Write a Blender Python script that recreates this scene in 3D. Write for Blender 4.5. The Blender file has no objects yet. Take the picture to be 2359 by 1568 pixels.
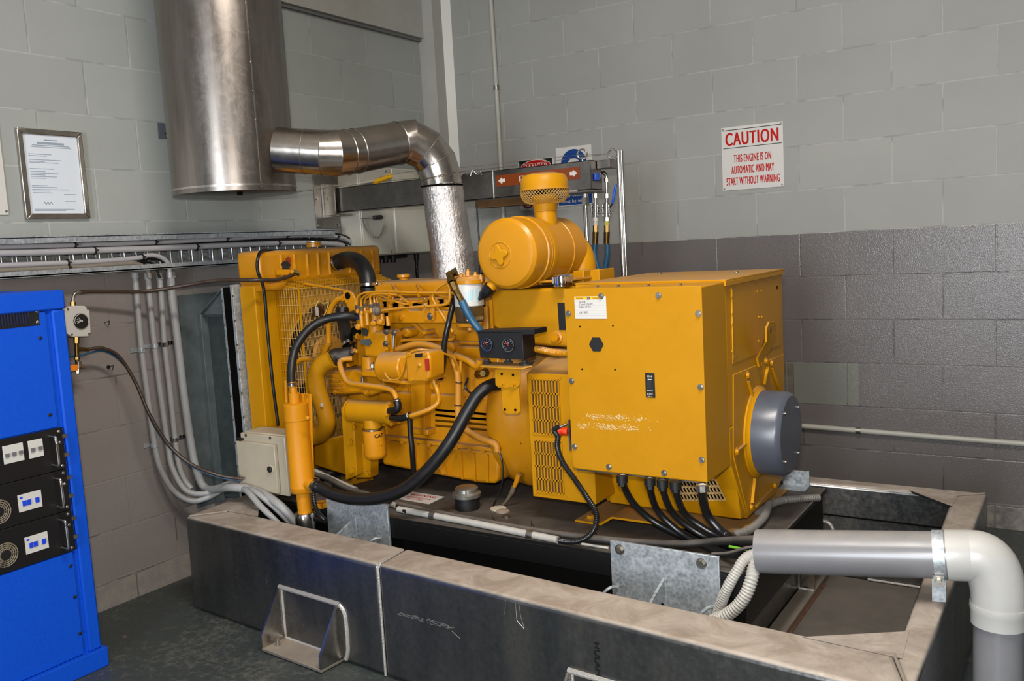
import bpy, bmesh, math, random
from mathutils import Vector, Matrix
random.seed(7)
PI = math.pi
# ------------------------------------------------------------------ camera (solved from the 400x200 mm block grid of both walls)
CAM = Vector((3.18021, -4.17965, 1.32889))
ROWS = [Vector((0.83842427, 0.54222418, -0.05511523)), Vector((0.01343981, -0.1216638, -0.99248037)), Vector((-0.54485238, 0.83137889, -0.10929327))]
FPX = 2026.635
sc = bpy.context.scene
cd = bpy.data.cameras.new('camera'); cam = bpy.data.objects.new('camera', cd); sc.collection.objects.link(cam)
cd.sensor_width = 36.0; cd.lens = 36.0 * FPX / 2359.0; cd.clip_start = 0.02
r, d, f = ROWS
cam.matrix_world = Matrix(((r.x, -d.x, -f.x, CAM.x), (r.y, -d.y, -f.y, CAM.y), (r.z, -d.z, -f.z, CAM.z), (0, 0, 0, 1)))
sc.camera = cam
sc.view_settings.view_transform = 'Standard'; sc.view_settings.look = 'None'
sc.view_settings.exposure = 0.0; sc.view_settings.gamma = 1.0; sc.view_settings.use_curve_mapping = False
sc.cycles.use_denoising = True
sc.cycles.max_bounces = 6; sc.cycles.sample_clamp_indirect = 4.0
# world: weak cool daylight that enters through the open front of the plant room
w = bpy.data.worlds.new('world'); sc.world = w; w.use_nodes = True
w.node_tree.nodes['Background'].inputs[0].default_value = (0.62, 0.74, 1.0, 1); w.node_tree.nodes['Background'].inputs[1].default_value = 0.3

def light(name, kind, loc, target, power, color, **kw):
    ld = bpy.data.lights.new(name, kind); o = bpy.data.objects.new(name, ld); sc.collection.objects.link(o)
    o.location = loc; o.rotation_euler = (Vector(target) - Vector(loc)).to_track_quat('-Z', 'Y').to_euler()
    ld.energy = power; ld.color = color
    for k, v in kw.items(): setattr(ld, k, v)
    return o
# the photographer's flash, just above the lens
light('camera_flash', 'AREA', CAM + Vector((0.01, -0.03, 0.14)), (1.3, -0.6, 1.25), 40, (1.0, 0.965, 0.92), shape='RECTANGLE', size=0.07, size_y=0.045)
# daylight from the wide open roller door behind the photographer, and an added overhead fill light that lifts the ambient level
light('door_daylight', 'AREA', (3.05, -7.7, 1.35), (2.7, 0, 1.3), 215, (0.86, 0.93, 1.0), shape='RECTANGLE', size=1.1, size_y=1.9)
light('overhead_fill', 'AREA', (2.6, -3.0, 3.35), (2.4, -2.9, 0), 95, (1.0, 0.93, 0.85), shape='RECTANGLE', size=1.2, size_y=0.3)

# ------------------------------------------------------------------ helpers
def ray(px, py):
    return ROWS[0] * ((px - 1179.5) / FPX) + ROWS[1] * ((py - 784) / FPX) + ROWS[2]
def on(px, py, ax, v):
    q = ray(px, py); t = (v - CAM[ax]) / q[ax]; return CAM + q * t
def PX(px, py, X): return on(px, py, 0, X)
def PY(px, py, Y): return on(px, py, 1, Y)
def PZ(px, py, Z): return on(px, py, 2, Z)
def PD(px, py, D): return CAM + ray(px, py) * D
def pys(pts): return [PY(*p) for p in pts]

def lin(c):
    return tuple((x / 12.92 if x <= 0.04045 else ((x + 0.055) / 1.055) ** 2.4) for x in [v / 255.0 for v in c])

class NT:
    def __init__(s, name):
        s.m = bpy.data.materials.new(name); s.m.use_nodes = True; s.t = s.m.node_tree; s.b = s.t.nodes['Principled BSDF']
    def n(s, typ, **kw):
        x = s.t.nodes.new(typ)
        for k, v in kw.items():
            if k.startswith('i_'):
                key = k[2:]; key = int(key) if key.isdigit() else key.replace('_', ' ')
                x.inputs[key].default_value = v
            else: setattr(x, k, v)
        return x
    def l(s, a, b): s.t.links.new(a, b)
    def math(s, op, a, b=None, c=None):
        x = s.n('ShaderNodeMath', operation=op)
        for i, v in enumerate((a, b, c)):
            if v is None: continue
            if hasattr(v, 'links'): s.l(v, x.inputs[i])
            else: x.inputs[i].default_value = v
        return x.outputs[0]
    def pos(s): return s.n('ShaderNodeNewGeometry').outputs['Position']
    def noise(s, scale, detail=3, rough=0.6, vec=None, dist=0.0):
        x = s.n('ShaderNodeTexNoise'); x.inputs['Scale'].default_value = scale; x.inputs['Detail'].default_value = detail
        x.inputs['Roughness'].default_value = rough; x.inputs['Distortion'].default_value = dist
        s.l(vec if vec is not None else s.pos(), x.inputs['Vector']); return x.outputs['Fac']
    def ramp(s, fac, a, b, ca=0.0, cb=1.0):
        x = s.n('ShaderNodeMapRange'); x.inputs[1].default_value = a; x.inputs[2].default_value = b
        x.inputs[3].default_value = ca; x.inputs[4].default_value = cb; s.l(fac, x.inputs[0]); return x.outputs[0]
    def mix(s, fac, a, b):
        x = s.n('ShaderNodeMix', data_type='RGBA')
        for i, v in ((0, fac), (6, a), (7, b)):
            if hasattr(v, 'links'): s.l(v, x.inputs[i])
            else: x.inputs[i].default_value = v if i == 0 else (*v, 1)
        return x.outputs[2]
    def bump(s, h, strength=0.2, dist=0.01):
        x = s.n('ShaderNodeBump'); x.inputs['Strength'].default_value = strength; x.inputs['Distance'].default_value = dist
        s.l(h, x.inputs['Height']); s.l(x.outputs[0], s.b.inputs['Normal'])
    def set(s, **kw):
        for k, v in kw.items():
            i = s.b.inputs[{'col': 'Base Color', 'rough': 'Roughness', 'metal': 'Metallic', 'spec': 'Specular IOR Level', 'coat': 'Coat Weight', 'emit': 'Emission Color', 'estr': 'Emission Strength', 'trans': 'Transmission Weight', 'alpha': 'Alpha'}[k]]
            if hasattr(v, 'links'): s.l(v, i)
            elif isinstance(v, tuple): i.default_value = (*v, 1)
            else: i.default_value = v
        return s.m

MATS = {}
def plain(name, rgb, rough=0.5, metal=0.0, spec=0.5, var=0.0, scale=25, bump=0.0, bscale=200, coat=0.0):
    if name in MATS: return MATS[name]
    t = NT(name); c = lin(rgb)
    if var > 0:
        n = t.noise(scale, 4); n2 = t.noise(scale * 6, 2)
        k = t.math('ADD', t.math('MULTIPLY', n, 0.7), t.math('MULTIPLY', n2, 0.3))
        t.set(col=t.mix(t.ramp(k, 0.35, 0.65), tuple(v * (1 - var) for v in c), tuple(min(1, v * (1 + var)) for v in c)))
        t.set(rough=t.ramp(k, 0.3, 0.7, rough * 0.85, min(1, rough * 1.2)))
    else: t.set(col=c, rough=rough)
    t.set(metal=metal, spec=spec, coat=coat)
    if bump > 0: t.bump(t.noise(bscale, 3), bump, 0.002)
    MATS[name] = t.m; return t.m

def dusty(name, rgb, dust=(150, 132, 112), amount=0.75, rough=0.35, metal=0.0, spec=0.5, bump=0.0, lo=0.5, nscale=14, wear=None):
    """paint or metal with settled dust lying on whatever faces up"""
    t = NT(name); c = lin(rgb)
    nz = t.n('ShaderNodeSeparateXYZ'); t.l(t.n('ShaderNodeNewGeometry').outputs['Normal'], nz.inputs[0])
    up = t.ramp(nz.outputs[2], lo, 0.97)
    n = t.noise(nscale, 5, 0.65); m = t.math('MULTIPLY', t.math('MULTIPLY', up, t.ramp(n, 0.3, 0.6, 0.45, 1.0)), amount)
    base = t.mix(t.ramp(t.noise(9, 4), 0.3, 0.7), tuple(v * 0.93 for v in c), tuple(min(1, v * 1.05) for v in c))
    if wear:
        base = t.mix(t.ramp(t.noise(34, 6, 0.7), 0.66, 0.70), base, lin(wear))
    t.set(col=t.mix(m, base, lin(dust)), rough=t.math('ADD', t.math('MULTIPLY', m, 0.5), rough), spec=spec)
    if metal: t.set(metal=t.math('SUBTRACT', metal, t.math('MULTIPLY', m, metal)))
    if bump > 0: t.bump(t.noise(160, 3), bump, 0.002)
    return t.m

YEL = (182, 126, 5)
M_yel = dusty('yellow_machine_paint', YEL, dust=(150, 122, 88), amount=0.8, rough=0.42, lo=0.7, spec=0.22)
M_yeld = dusty('yellow_engine_paint_grimy', (190, 126, 7), dust=(138, 118, 96), amount=0.85, rough=0.3, lo=0.35, spec=0.5, bump=0.05, wear=(110, 64, 20), nscale=30)
M_yelflat = plain('yellow_cover_paint', (174, 121, 8), 0.5, spec=0.18, var=0.04, scale=5)
M_orange = plain('orange_yellow_paint', (196, 128, 14), 0.42, spec=0.25, var=0.04, scale=14)
M_black = plain('black_rubber', (16, 16, 17), 0.42, var=0.2)
M_blackm = plain('black_matt_plastic', (14, 14, 15), 0.55)
M_blackg = plain('black_gloss_cable', (22, 22, 23), 0.3, var=0.15)
M_gcable = dusty('dusty_black_cable', (40, 38, 36), dust=(110, 102, 94), amount=0.7, rough=0.45, lo=-0.1)
M_gcond = plain('grey_flexible_conduit', (112, 108, 103), 0.5, var=0.1)
M_tank = dusty('black_tank_steel', (14, 14, 14), dust=(112, 103, 94), amount=0.5, rough=0.4, nscale=6, lo=0.8)
M_rail = None
M_galv = None
M_alu = plain('aluminium_bare', (176, 170, 162), 0.28, 1.0, var=0.18, scale=10)
M_alud = plain('aluminium_dull', (134, 130, 125), 0.38, 1.0, var=0.2, scale=7)
M_chrome = plain('chrome_plate', (215, 215, 215), 0.08, 1.0)
M_steel = plain('stainless_steel', (190, 186, 180), 0.2, 1.0, var=0.1)
M_zinc = plain('zinc_bolt', (168, 164, 155), 0.35, 1.0, var=0.2, scale=60)
M_brass = plain('brass_fitting', (122, 100, 58), 0.32, 1.0, var=0.2, scale=60)
M_weld = plain('weld_bead', (176, 172, 166), 0.34, 0.45, bump=0.9, bscale=170)
M_pvc = dusty('grey_pvc', (116, 116, 119), dust=(138, 133, 126), amount=0.8, rough=0.27, lo=0.55)
M_pvcl = dusty('pale_pvc_fitting', (174, 173, 170), dust=(172, 168, 160), amount=0.6, rough=0.36, lo=0.4)
M_wcond = plain('white_conduit', (168, 165, 158), 0.45, var=0.08)
M_lcond = plain('light_grey_conduit', (150, 150, 150), 0.45, var=0.05)
M_cream = dusty('cream_enamel', (176, 166, 146), dust=(176, 160, 138), amount=0.5, rough=0.3, lo=0.6)
M_cream2 = plain('pale_cream_enclosure', (184, 181, 168), 0.22, var=0.03, scale=4)
M_blue = plain('blue_powder_coat', (2, 72, 190), 0.55, spec=0.25, var=0.05, scale=120, bump=0.12, bscale=900)
M_blueh = plain('blue_rubber_hose', (30, 78, 108), 0.4, var=0.15)
M_bluel = plain('blue_plastic_lever', (20, 78, 190), 0.4)
M_white = plain('white_plastic', (192, 190, 184), 0.4)
M_signw = plain('white_sign_face', (196, 193, 188), 0.35)
M_red = plain('sign_red', (172, 6, 4), 0.5, spec=0.2)
M_redp = plain('red_plastic', (224, 58, 18), 0.4)
M_ink = plain('sign_black', (12, 12, 13), 0.4)
M_signb = plain('sign_blue', (14, 58, 122), 0.4)
M_brown = plain('brown_pipe_marker', (116, 50, 14), 0.35)
M_brownh = plain('dark_brown_hose', (58, 44, 36), 0.38, var=0.25)
M_paper = plain('paper', (206, 212, 220), 0.12)
M_inkg = plain('grey_print', (140, 150, 162), 0.5)
M_dark = plain('dark_parts_and_hole_shade', (10, 9, 8), 0.9, spec=0.05)  # black for dark parts, and painted shade for holes and recesses
M_core = plain('radiator_core_grimy', (14, 12, 10), 0.8, var=0.3)
M_cover = plain('grey_plastic_cover', (74, 78, 88), 0.3, var=0.05)
M_orangel = plain('orange_lever', (232, 128, 24), 0.4)
M_greendust = plain('green_earth_wire', (96, 150, 30), 0.5)

def m_wall(name, axis, a0, upper, lower, patch=None):
    t = NT(name); p = t.n('ShaderNodeSeparateXYZ'); t.l(t.pos(), p.inputs[0])
    u = p.outputs[axis]; z = p.outputs[2]
    zr = t.math('DIVIDE', t.math('SUBTRACT', z, 0.1), 0.2); row = t.math('FLOOR', zr); fz = t.math('SUBTRACT', zr, row)
    par = t.math('MODULO', t.math('ADD', row, 20), 2)
    ur = t.math('SUBTRACT', t.math('DIVIDE', t.math('SUBTRACT', u, a0), 0.4), t.math('MULTIPLY', par, -0.5)); fu = t.math('FRACT', t.math('ADD', ur, 20))
    dz = t.math('MULTIPLY', t.math('MINIMUM', fz, t.math('SUBTRACT', 1, fz)), 0.2)
    du = t.math('MULTIPLY', t.math('MINIMUM', fu, t.math('SUBTRACT', 1, fu)), 0.4)
    wob = t.math('MULTIPLY', t.math('SUBTRACT', t.noise(30, 3), 0.5), 0.004)
    dist = t.math('ADD', t.math('MINIMUM', dz, du), wob)
    groove = t.ramp(dist, 0.0018, 0.0042)
    cell = t.n('ShaderNodeTexWhiteNoise', noise_dimensions='2D')
    cv = t.n('ShaderNodeCombineXYZ'); t.l(t.math('FLOOR', t.math('ADD', ur, 20)), cv.inputs[0]); t.l(row, cv.inputs[1]); t.l(cv.outputs[0], cell.inputs['Vector'])
    shade = t.ramp(cell.outputs['Value'], 0, 1, -0.03, 0.03)
    up = t.mix(t.ramp(t.noise(1.3, 4), 0.35, 0.65), lin(upper), lin(tuple(c * 0.95 for c in upper)))
    up = t.mix(t.ramp(t.noise(14, 5, 0.7), 0.66, 0.78, 0, 0.35), up, lin((138, 130, 112)))
    lo = t.mix(t.ramp(t.noise(2.2, 4), 0.35, 0.65), lin(lower), lin(tuple(c * 1.05 for c in lower)))
    if patch:
        x0, x1, z0, z1 = patch
        mk = t.math('MULTIPLY', t.math('MULTIPLY', t.math('GREATER_THAN', u, x0), t.math('LESS_THAN', u, x1)), t.math('MULTIPLY', t.math('GREATER_THAN', z, z0), t.math('LESS_THAN', z, z1)))
        lo = t.mix(mk, lo, lin((112, 113, 106)))
    edge = t.math('ADD', z, t.math('MULTIPLY', t.math('SUBTRACT', t.noise(22, 3), 0.5), 0.006))
    isup = t.math('GREATER_THAN', edge, 1.299)
    col = t.mix(isup, lo, up)
    # whitish efflorescence at the foot of the wall
    foot = t.math('MULTIPLY', t.math('LESS_THAN', z, 0.11), t.ramp(t.noise(16, 5, 0.7), 0.4, 0.6))
    col = t.mix(t.math('MULTIPLY', foot, 0.7), col, lin((142, 138, 128)))
    jl = t.mix(isup, lin(tuple(c * 1.04 for c in lower)), lin(tuple(min(255, c * 1.05) for c in upper)))
    jd = t.mix(isup, lin(tuple(c * 0.80 for c in lower)), lin(tuple(c * 0.90 for c in upper)))
    jcol = t.mix(t.ramp(t.noise(7, 2), 0.5, 0.6), jl, jd)
    col = t.mix(groove, jcol, col)
    hs = t.n('ShaderNodeHueSaturation'); t.l(t.math('ADD', 1.0, shade), hs.inputs['Value']); t.l(col, hs.inputs['Color'])
    t.set(col=hs.outputs[0], rough=t.math('SUBTRACT', 0.62, t.math('MULTIPLY', t.math('SUBTRACT', 1, isup), 0.40)), spec=0.4)
    pits = t.noise(260, 2, 0.5); pits2 = t.noise(90, 3)
    h = t.math('ADD', t.math('MULTIPLY', groove, 1.0), t.math('ADD', t.math('MULTIPLY', pits, t.ramp(isup, 0, 1, 1.2, 0.25)), t.math('MULTIPLY', pits2, t.ramp(isup, 0, 1, 0.8, 0.25))))
    t.bump(h, 0.36, 0.0022)
    return t.m
M_wback = m_wall('painted_block_back', 0, 1.870, (148, 148, 143), (99, 94, 93), patch=(1.78, 2.32, 0.502, 0.698))
M_wleft = m_wall('painted_block_left', 1, -0.372, (152, 155, 151), (126, 120, 117))

def m_floor():
    t = NT('worn_green_floor_paint')
    n1 = t.noise(2.2, 6, 0.7); n2 = t.noise(34, 7, 0.8, dist=0.3)
    k = t.math('ADD', t.math('MULTIPLY', n1, 0.4), t.math('MULTIPLY', n2, 0.6))
    c = t.mix(t.ramp(k, 0.50, 0.64), lin((52, 58, 57)), lin((92, 88, 80)))
    c = t.mix(t.ramp(t.noise(5, 5), 0.66, 0.70), c, lin((120, 104, 94)))
    t.set(col=c, rough=t.ramp(k, 0.4, 0.6, 0.32, 0.7)); t.bump(n2, 0.12, 0.004); return t.m
M_floor = m_floor()
def m_rail():
    t = NT('mill_aluminium_dusty_top')
    nz = t.n('ShaderNodeSeparateXYZ'); t.l(t.n('ShaderNodeNewGeometry').outputs['Normal'], nz.inputs[0])
    up = t.ramp(nz.outputs[2], 0.45, 0.9)
    mp = t.n('ShaderNodeMapping'); mp.inputs['Scale'].default_value = (1, 1, 0.22); t.l(t.pos(), mp.inputs[0])
    st = t.noise(9, 5, 0.6, vec=mp.outputs[0]); sp = t.noise(60, 3)
    face = t.mix(t.ramp(st, 0.3, 0.7), lin((96, 100, 104)), lin((132, 130, 126)))
    face = t.mix(t.ramp(t.noise(26, 6, 0.75, vec=mp.outputs[0]), 0.68, 0.74), face, lin((170, 168, 164)))
    dust = t.mix(t.ramp(t.noise(7, 6, 0.7, dist=0.8), 0.4, 0.62), lin((138, 125, 112)), lin((166, 155, 144)))
    m = t.math('MULTIPLY', up, t.ramp(t.noise(5, 5), 0.2, 0.45, 0.7, 0.97))
    t.set(col=t.mix(m, face, dust), metal=t.math('SUBTRACT', 0.92, t.math('MULTIPLY', m, 0.9)), rough=t.math('ADD', t.ramp(sp, 0.3, 0.7, 0.24, 0.38), t.math('MULTIPLY', m, 0.35)))
    t.bump(t.noise(120, 3), 0.05, 0.002); return t.m
M_rail = m_rail()
def m_galv():
    t = NT('galvanised_steel')
    v = t.n('ShaderNodeTexVoronoi'); v.inputs['Scale'].default_value = 90; t.l(t.pos(), v.inputs['Vector'])
    n = t.noise(22, 6, 0.75, dist=1.6)
    k = t.math('ADD', t.math('MULTIPLY', v.outputs['Distance'], 0.35), n)
    t.set(col=t.mix(t.ramp(k, 0.45, 0.85), lin((136, 144, 150)), lin((186, 192, 196))), metal=0.5, rough=t.ramp(n, 0.3, 0.7, 0.32, 0.55)); return t.m
M_galv = m_galv()
M_galvd = plain('galvanised_duct_sheet', (92, 100, 102), 0.45, 0.3, var=0.16, scale=12)
def m_foil():
    t = NT('foil_exhaust_lagging')
    a = t.noise(70, 4, 0.7); mp = t.n('ShaderNodeMapping'); mp.inputs['Scale'].default_value = (120, 120, 30); t.l(t.pos(), mp.inputs[0])
    b = t.noise(1.0, 4, 0.7, vec=mp.outputs[0])
    t.set(col=lin((196, 190, 186)), metal=0.95, rough=0.26); t.bump(t.math('ADD', t.math('MULTIPLY', a, 0.6), b), 0.9, 0.004); return t.m
M_foil = m_foil()
def m_muffler():
    t = NT('scuffed_aluminium_cladding')
    mp = t.n('ShaderNodeMapping'); mp.inputs['Scale'].default_value = (1, 1, 0.12); t.l(t.pos(), mp.inputs[0])
    st = t.noise(30, 4, 0.6, vec=mp.outputs[0]); sc_ = t.noise(11, 7, 0.78, dist=2.2)
    t.set(col=t.mix(t.ramp(st, 0.3, 0.7), lin((122, 114, 107)), lin((140, 133, 127))), metal=0.96,
          rough=t.math('ADD', t.ramp(sc_, 0.45, 0.68, 0.27, 0.35), t.ramp(st, 0.3, 0.7, 0, 0.06)))
    t.bump(t.math('ADD', t.math('MULTIPLY', sc_, 0.12), t.noise(3, 2)), 0.08, 0.01); return t.m
M_muf = m_muffler()
def m_bowl():
    t = NT('smoked_filter_bowl'); t.set(col=lin((120, 100, 60)), rough=0.08, trans=0.75); return t.m
M_bowl = m_bowl()

# ---- geometry accumulator
def catmull(pts, k=8):
    if len(pts) < 3: return pts
    P = [pts[0] * 2 - pts[1]] + pts + [pts[-1] * 2 - pts[-2]]; out = []
    for i in range(1, len(P) - 2):
        a, b, c, e = P[i - 1], P[i], P[i + 1], P[i + 2]
        for j in range(k):
            t = j / k
            out.append(0.5 * ((2 * b) + (c - a) * t + (2 * a - 5 * b + 4 * c - e) * t * t + (3 * b - a - 3 * c + e) * t ** 3))
    out.append(P[-2]); return out

class G:
    def __init__(s): s.v = []; s.f = []
    def add(s, vs, fs):
        o = len(s.v); s.v += [Vector(v) for v in vs]; s.f += [tuple(i + o for i in f) for f in fs]; return s
    def box(s, a, b):
        x0, x1 = sorted((a[0], b[0])); y0, y1 = sorted((a[1], b[1])); z0, z1 = sorted((a[2], b[2]))
        return s.add([(x0, y0, z0), (x1, y0, z0), (x1, y1, z0), (x0, y1, z0), (x0, y0, z1), (x1, y0, z1), (x1, y1, z1), (x0, y1, z1)],
                     [(0, 3, 2, 1), (4, 5, 6, 7), (0, 1, 5, 4), (1, 2, 6, 5), (2, 3, 7, 6), (3, 0, 4, 7)])
    def obox(s, c, ux, uy, uz):
        """box from centre and three half vectors"""
        c, ux, uy, uz = map(Vector, (c, ux, uy, uz)); vs = []
        for k in (-1, 1):
            for (i, j) in ((-1, -1), (1, -1), (1, 1), (-1, 1)): vs.append(c + ux * i + uy * j + uz * k)
        return s.add(vs, [(0, 3, 2, 1), (4, 5, 6, 7), (0, 1, 5, 4), (1, 2, 6, 5), (2, 3, 7, 6), (3, 0, 4, 7)])
    def bar(s, a, b, w, h, up=(0, 0, 1)):
        a, b, up = Vector(a), Vector(b), Vector(up); t = (b - a); L = t.length
        if L < 1e-6: return s
        t /= L; sd = t.cross(up)
        if sd.length < 1e-4: sd = t.cross(Vector((0, 1, 0)))
        sd.normalize(); u2 = sd.cross(t)
        return s.obox((a + b) / 2, t * L / 2, sd * w / 2, u2 * h / 2)
    def prism(s, pts, dv):
        pts = [Vector(p) for p in pts]; dv = Vector(dv); n = len(pts)
        return s.add(pts + [p + dv for p in pts], [tuple(range(n))[::-1], tuple(range(n, 2 * n))] + [(i, (i + 1) % n, n + (i + 1) % n, n + i) for i in range(n)])
    def tube(s, pts, rad, n=14, smooth=8, rib=None, cap=True):
        pts = [Vector(p) for p in pts]
        if smooth and len(pts) > 2:
            rr = rad
            if isinstance(rad, (list, tuple)):
                rr = []
                for i in range(len(rad) - 1):
                    rr += [rad[i] + (rad[i + 1] - rad[i]) * j / smooth for j in range(smooth)]
                rr.append(rad[-1])
            pts = catmull(pts, smooth); rad = rr
        if rib:      # corrugations: (pitch, depth)
            L = [0.0]
            for i in range(1, len(pts)): L.append(L[-1] + (pts[i] - pts[i - 1]).length)
            N = max(4, int(L[-1] / rib[0]) * 2); q = []; rr = []; j = 0
            for i in range(N + 1):
                t = L[-1] * i / N
                while j < len(L) - 2 and L[j + 1] < t: j += 1
                e = (t - L[j]) / max(1e-9, L[j + 1] - L[j]); q.append(pts[j].lerp(pts[j + 1], e))
                base = rad if not isinstance(rad, (list, tuple)) else rad[0]
                rr.append(base + (rib[1] if i % 2 else -rib[1]))
            pts, rad = q, rr
        m = len(pts)
        if not isinstance(rad, (list, tuple)): rad = [rad] * m
        T = [((pts[min(i + 1, m - 1)] - pts[max(i - 1, 0)]).normalized()) for i in range(m)]
        u = T[0].cross(Vector((0, 0, 1)))
        if u.length < 1e-3: u = T[0].cross(Vector((0, 1, 0)))
        u.normalize(); vs = []; fs = []
        for i in range(m):
            u = (u - T[i] * u.dot(T[i]))
            if u.length < 1e-6: u = T[i].orthogonal()
            u.normalize(); v = T[i].cross(u)
            k = 1.0
            if 0 < i < m - 1:   # keep width at mitred corners
                c = (pts[i] - pts[i - 1]).normalized().dot(T[i]); k = 1.0 / max(0.75, c)
            for j in range(n):
                a = 2 * PI * j / n; vs.append(pts[i] + (u * math.cos(a) + v * math.sin(a)) * rad[i] * (k if n > 20 else 1))
        for i in range(m - 1):
            for j in range(n):
                a, b = i * n + j, i * n + (j + 1) % n; fs.append((a, b, b + n, a + n))
        if cap: fs.append(tuple(range(n))[::-1]); fs.append(tuple((m - 1) * n + j for j in range(n)))
        return s.add(vs, fs)
    def cyl(s, a, b, r1, r2=None, n=28): return s.tube([a, b], [r1, r1 if r2 is None else r2], n=n, smooth=0)
    def lathe(s, o, ax, prof, n=40):
        """prof: list of (distance along axis, radius)"""
        o, ax = Vector(o), Vector(ax).normalized(); u = ax.orthogonal().normalized(); v = ax.cross(u); vs = []; fs = []; m = len(prof)
        for (h, rr) in prof:
            for j in range(n):
                a = 2 * PI * j / n; vs.append(o + ax * h + (u * math.cos(a) + v * math.sin(a)) * max(rr, 1e-5))
        for i in range(m - 1):
            for j in range(n):
                a, b = i * n + j, i * n + (j + 1) % n; fs.append((a, b, b + n, a + n))
        fs.append(tuple(range(n))[::-1]); fs.append(tuple((m - 1) * n + j for j in range(n)))
        return s.add(vs, fs)
    def ring(s, c, ax, R, r_, n=32, k=10, a0=0.0, a1=2 * PI):
        c, ax = Vector(c), Vector(ax).normalized(); u = ax.orthogonal().normalized(); v = ax.cross(u)
        full = abs(a1 - a0 - 2 * PI) < 1e-6
        P = [c + (u * math.cos(a0 + (a1 - a0) * i / n) + v * math.sin(a0 + (a1 - a0) * i / n)) * R for i in range(n + (0 if full else 1))]
        if not full: return s.tube(P, r_, n=k, smooth=0)
        vs = []; fs = []
        for i in range(n):
            rd = (P[i] - c).normalized()
            for j in range(k):
                b = 2 * PI * j / k; vs.append(P[i] + (rd * math.cos(b) + ax * math.sin(b)) * r_)
        for i in range(n):
            for j in range(k): fs.append((i * k + j, i * k + (j + 1) % k, ((i + 1) % n) * k + (j + 1) % k, ((i + 1) % n) * k + j))
        return s.add(vs, fs)
    def hexbolt(s, p, ax, r_=0.009, h=0.007, washer=True):
        p, ax = Vector(p), Vector(ax).normalized()
        if washer: s.cyl(p, p + ax * 0.002, r_ * 1.45, n=18)
        return s.cyl(p, p + ax * (h + 0.002), r_, n=6)

WO = {}
def emit(g, name, mat, parent=None, bevel=0.0, seg=2, sharp=38, kind=None, label=None, smooth=True):
    me = bpy.data.meshes.new(name)
    if parent is not None: org = WO[parent.name]
    else:
        lo = Vector((min(v.x for v in g.v), min(v.y for v in g.v), min(v.z for v in g.v))); hi = Vector((max(v.x for v in g.v), max(v.y for v in g.v), max(v.z for v in g.v)))
        org = Vector(((lo.x + hi.x) / 2, (lo.y + hi.y) / 2, lo.z))
    me.from_pydata([tuple(v - org) for v in g.v], [], g.f)
    bm = bmesh.new(); bm.from_mesh(me); bmesh.ops.recalc_face_normals(bm, faces=bm.faces); bm.to_mesh(me); bm.free()
    o = bpy.data.objects.new(name, me); sc.collection.objects.link(o)
    if parent is not None: o.parent = parent; WO[o.name] = org
    else: o.location = org; WO[o.name] = org
    me.materials.append(mat)
    if smooth:
        for p in me.polygons: p.use_smooth = True
        me.set_sharp_from_angle(angle=math.radians(sharp))
    if bevel > 0:
        b = o.modifiers.new('bevel', 'BEVEL'); b.width = bevel; b.segments = seg; b.limit_method = 'ANGLE'; b.angle_limit = math.radians(40)
        b.harden_normals = False
    if kind: o['kind'] = kind
    if label: o['label'] = label
    return o
def tag(o, label, cat, group=None, kind=None):
    o['label'] = label; o['category'] = cat
    if group: o['group'] = group
    if kind: o['kind'] = kind
    return o
def thing(name, label, cat, loc, group=None):
    o = bpy.data.objects.new(name, None); sc.collection.objects.link(o); o.location = loc; o.empty_display_size = 0.05
    WO[o.name] = Vector(loc); return tag(o, label, cat, group)
def struct(name, g, mat, **k):
    o = emit(g, name, mat, **k); o['kind'] = 'structure'; return o

def text_mesh(body, width=None, height=None, bold=0.0, sp=1.0):
    c = bpy.data.curves.new('lettering', 'FONT'); c.body = body; c.align_x = 'CENTER'; c.align_y = 'CENTER'; c.offset = bold; c.resolution_u = 7; c.space_character = sp
    o = bpy.data.objects.new('lettering', c); sc.collection.objects.link(o); bpy.context.view_layer.update()
    me = bpy.data.meshes.new_from_object(o.evaluated_get(bpy.context.evaluated_depsgraph_get()))
    vs = [v.co.copy() for v in me.vertices]; fs = [tuple(p.vertices) for p in me.polygons]
    bpy.data.objects.remove(o); bpy.data.curves.remove(c); bpy.data.meshes.remove(me)
    x0, x1 = min(v.x for v in vs), max(v.x for v in vs); y0, y1 = min(v.y for v in vs), max(v.y for v in vs)
    sy = (height / (y1 - y0)) if height else 1; sx = (width / (x1 - x0)) if width else sy
    if not height: sy = sx
    return [Vector(((v.x - (x0 + x1) / 2) * sx, (v.y - (y0 + y1) / 2) * sy, 0)) for v in vs], fs
def text(g, body, c, ux, uy, width=None, height=None, bold=0.0, off=0.001):
    c, ux, uy = Vector(c), Vector(ux).normalized(), Vector(uy).normalized(); nn = ux.cross(uy).normalized()
    vs, fs = text_mesh(body, width, height, 0.0, sp=1.12 if bold > 0 else 1.0); hh_ = max(v.y for v in vs) * 2
    k = bold * 1.9 * hh_
    for i, (dx, dy) in enumerate(((0, 0), (k * .6, 0), (-k * .6, 0)) if bold > 0 else ((0, 0),)):   # heavier strokes
        g.add([c + ux * (v.x + dx) + uy * (v.y + dy) + nn * (off + i * 0.00006) for v in vs], fs)
    return g
def quadpt(q, s_, t_):
    """q = TL, TR, BR, BL"""
    return q[0].lerp(q[1], s_).lerp(q[3].lerp(q[2], s_), t_)
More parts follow.
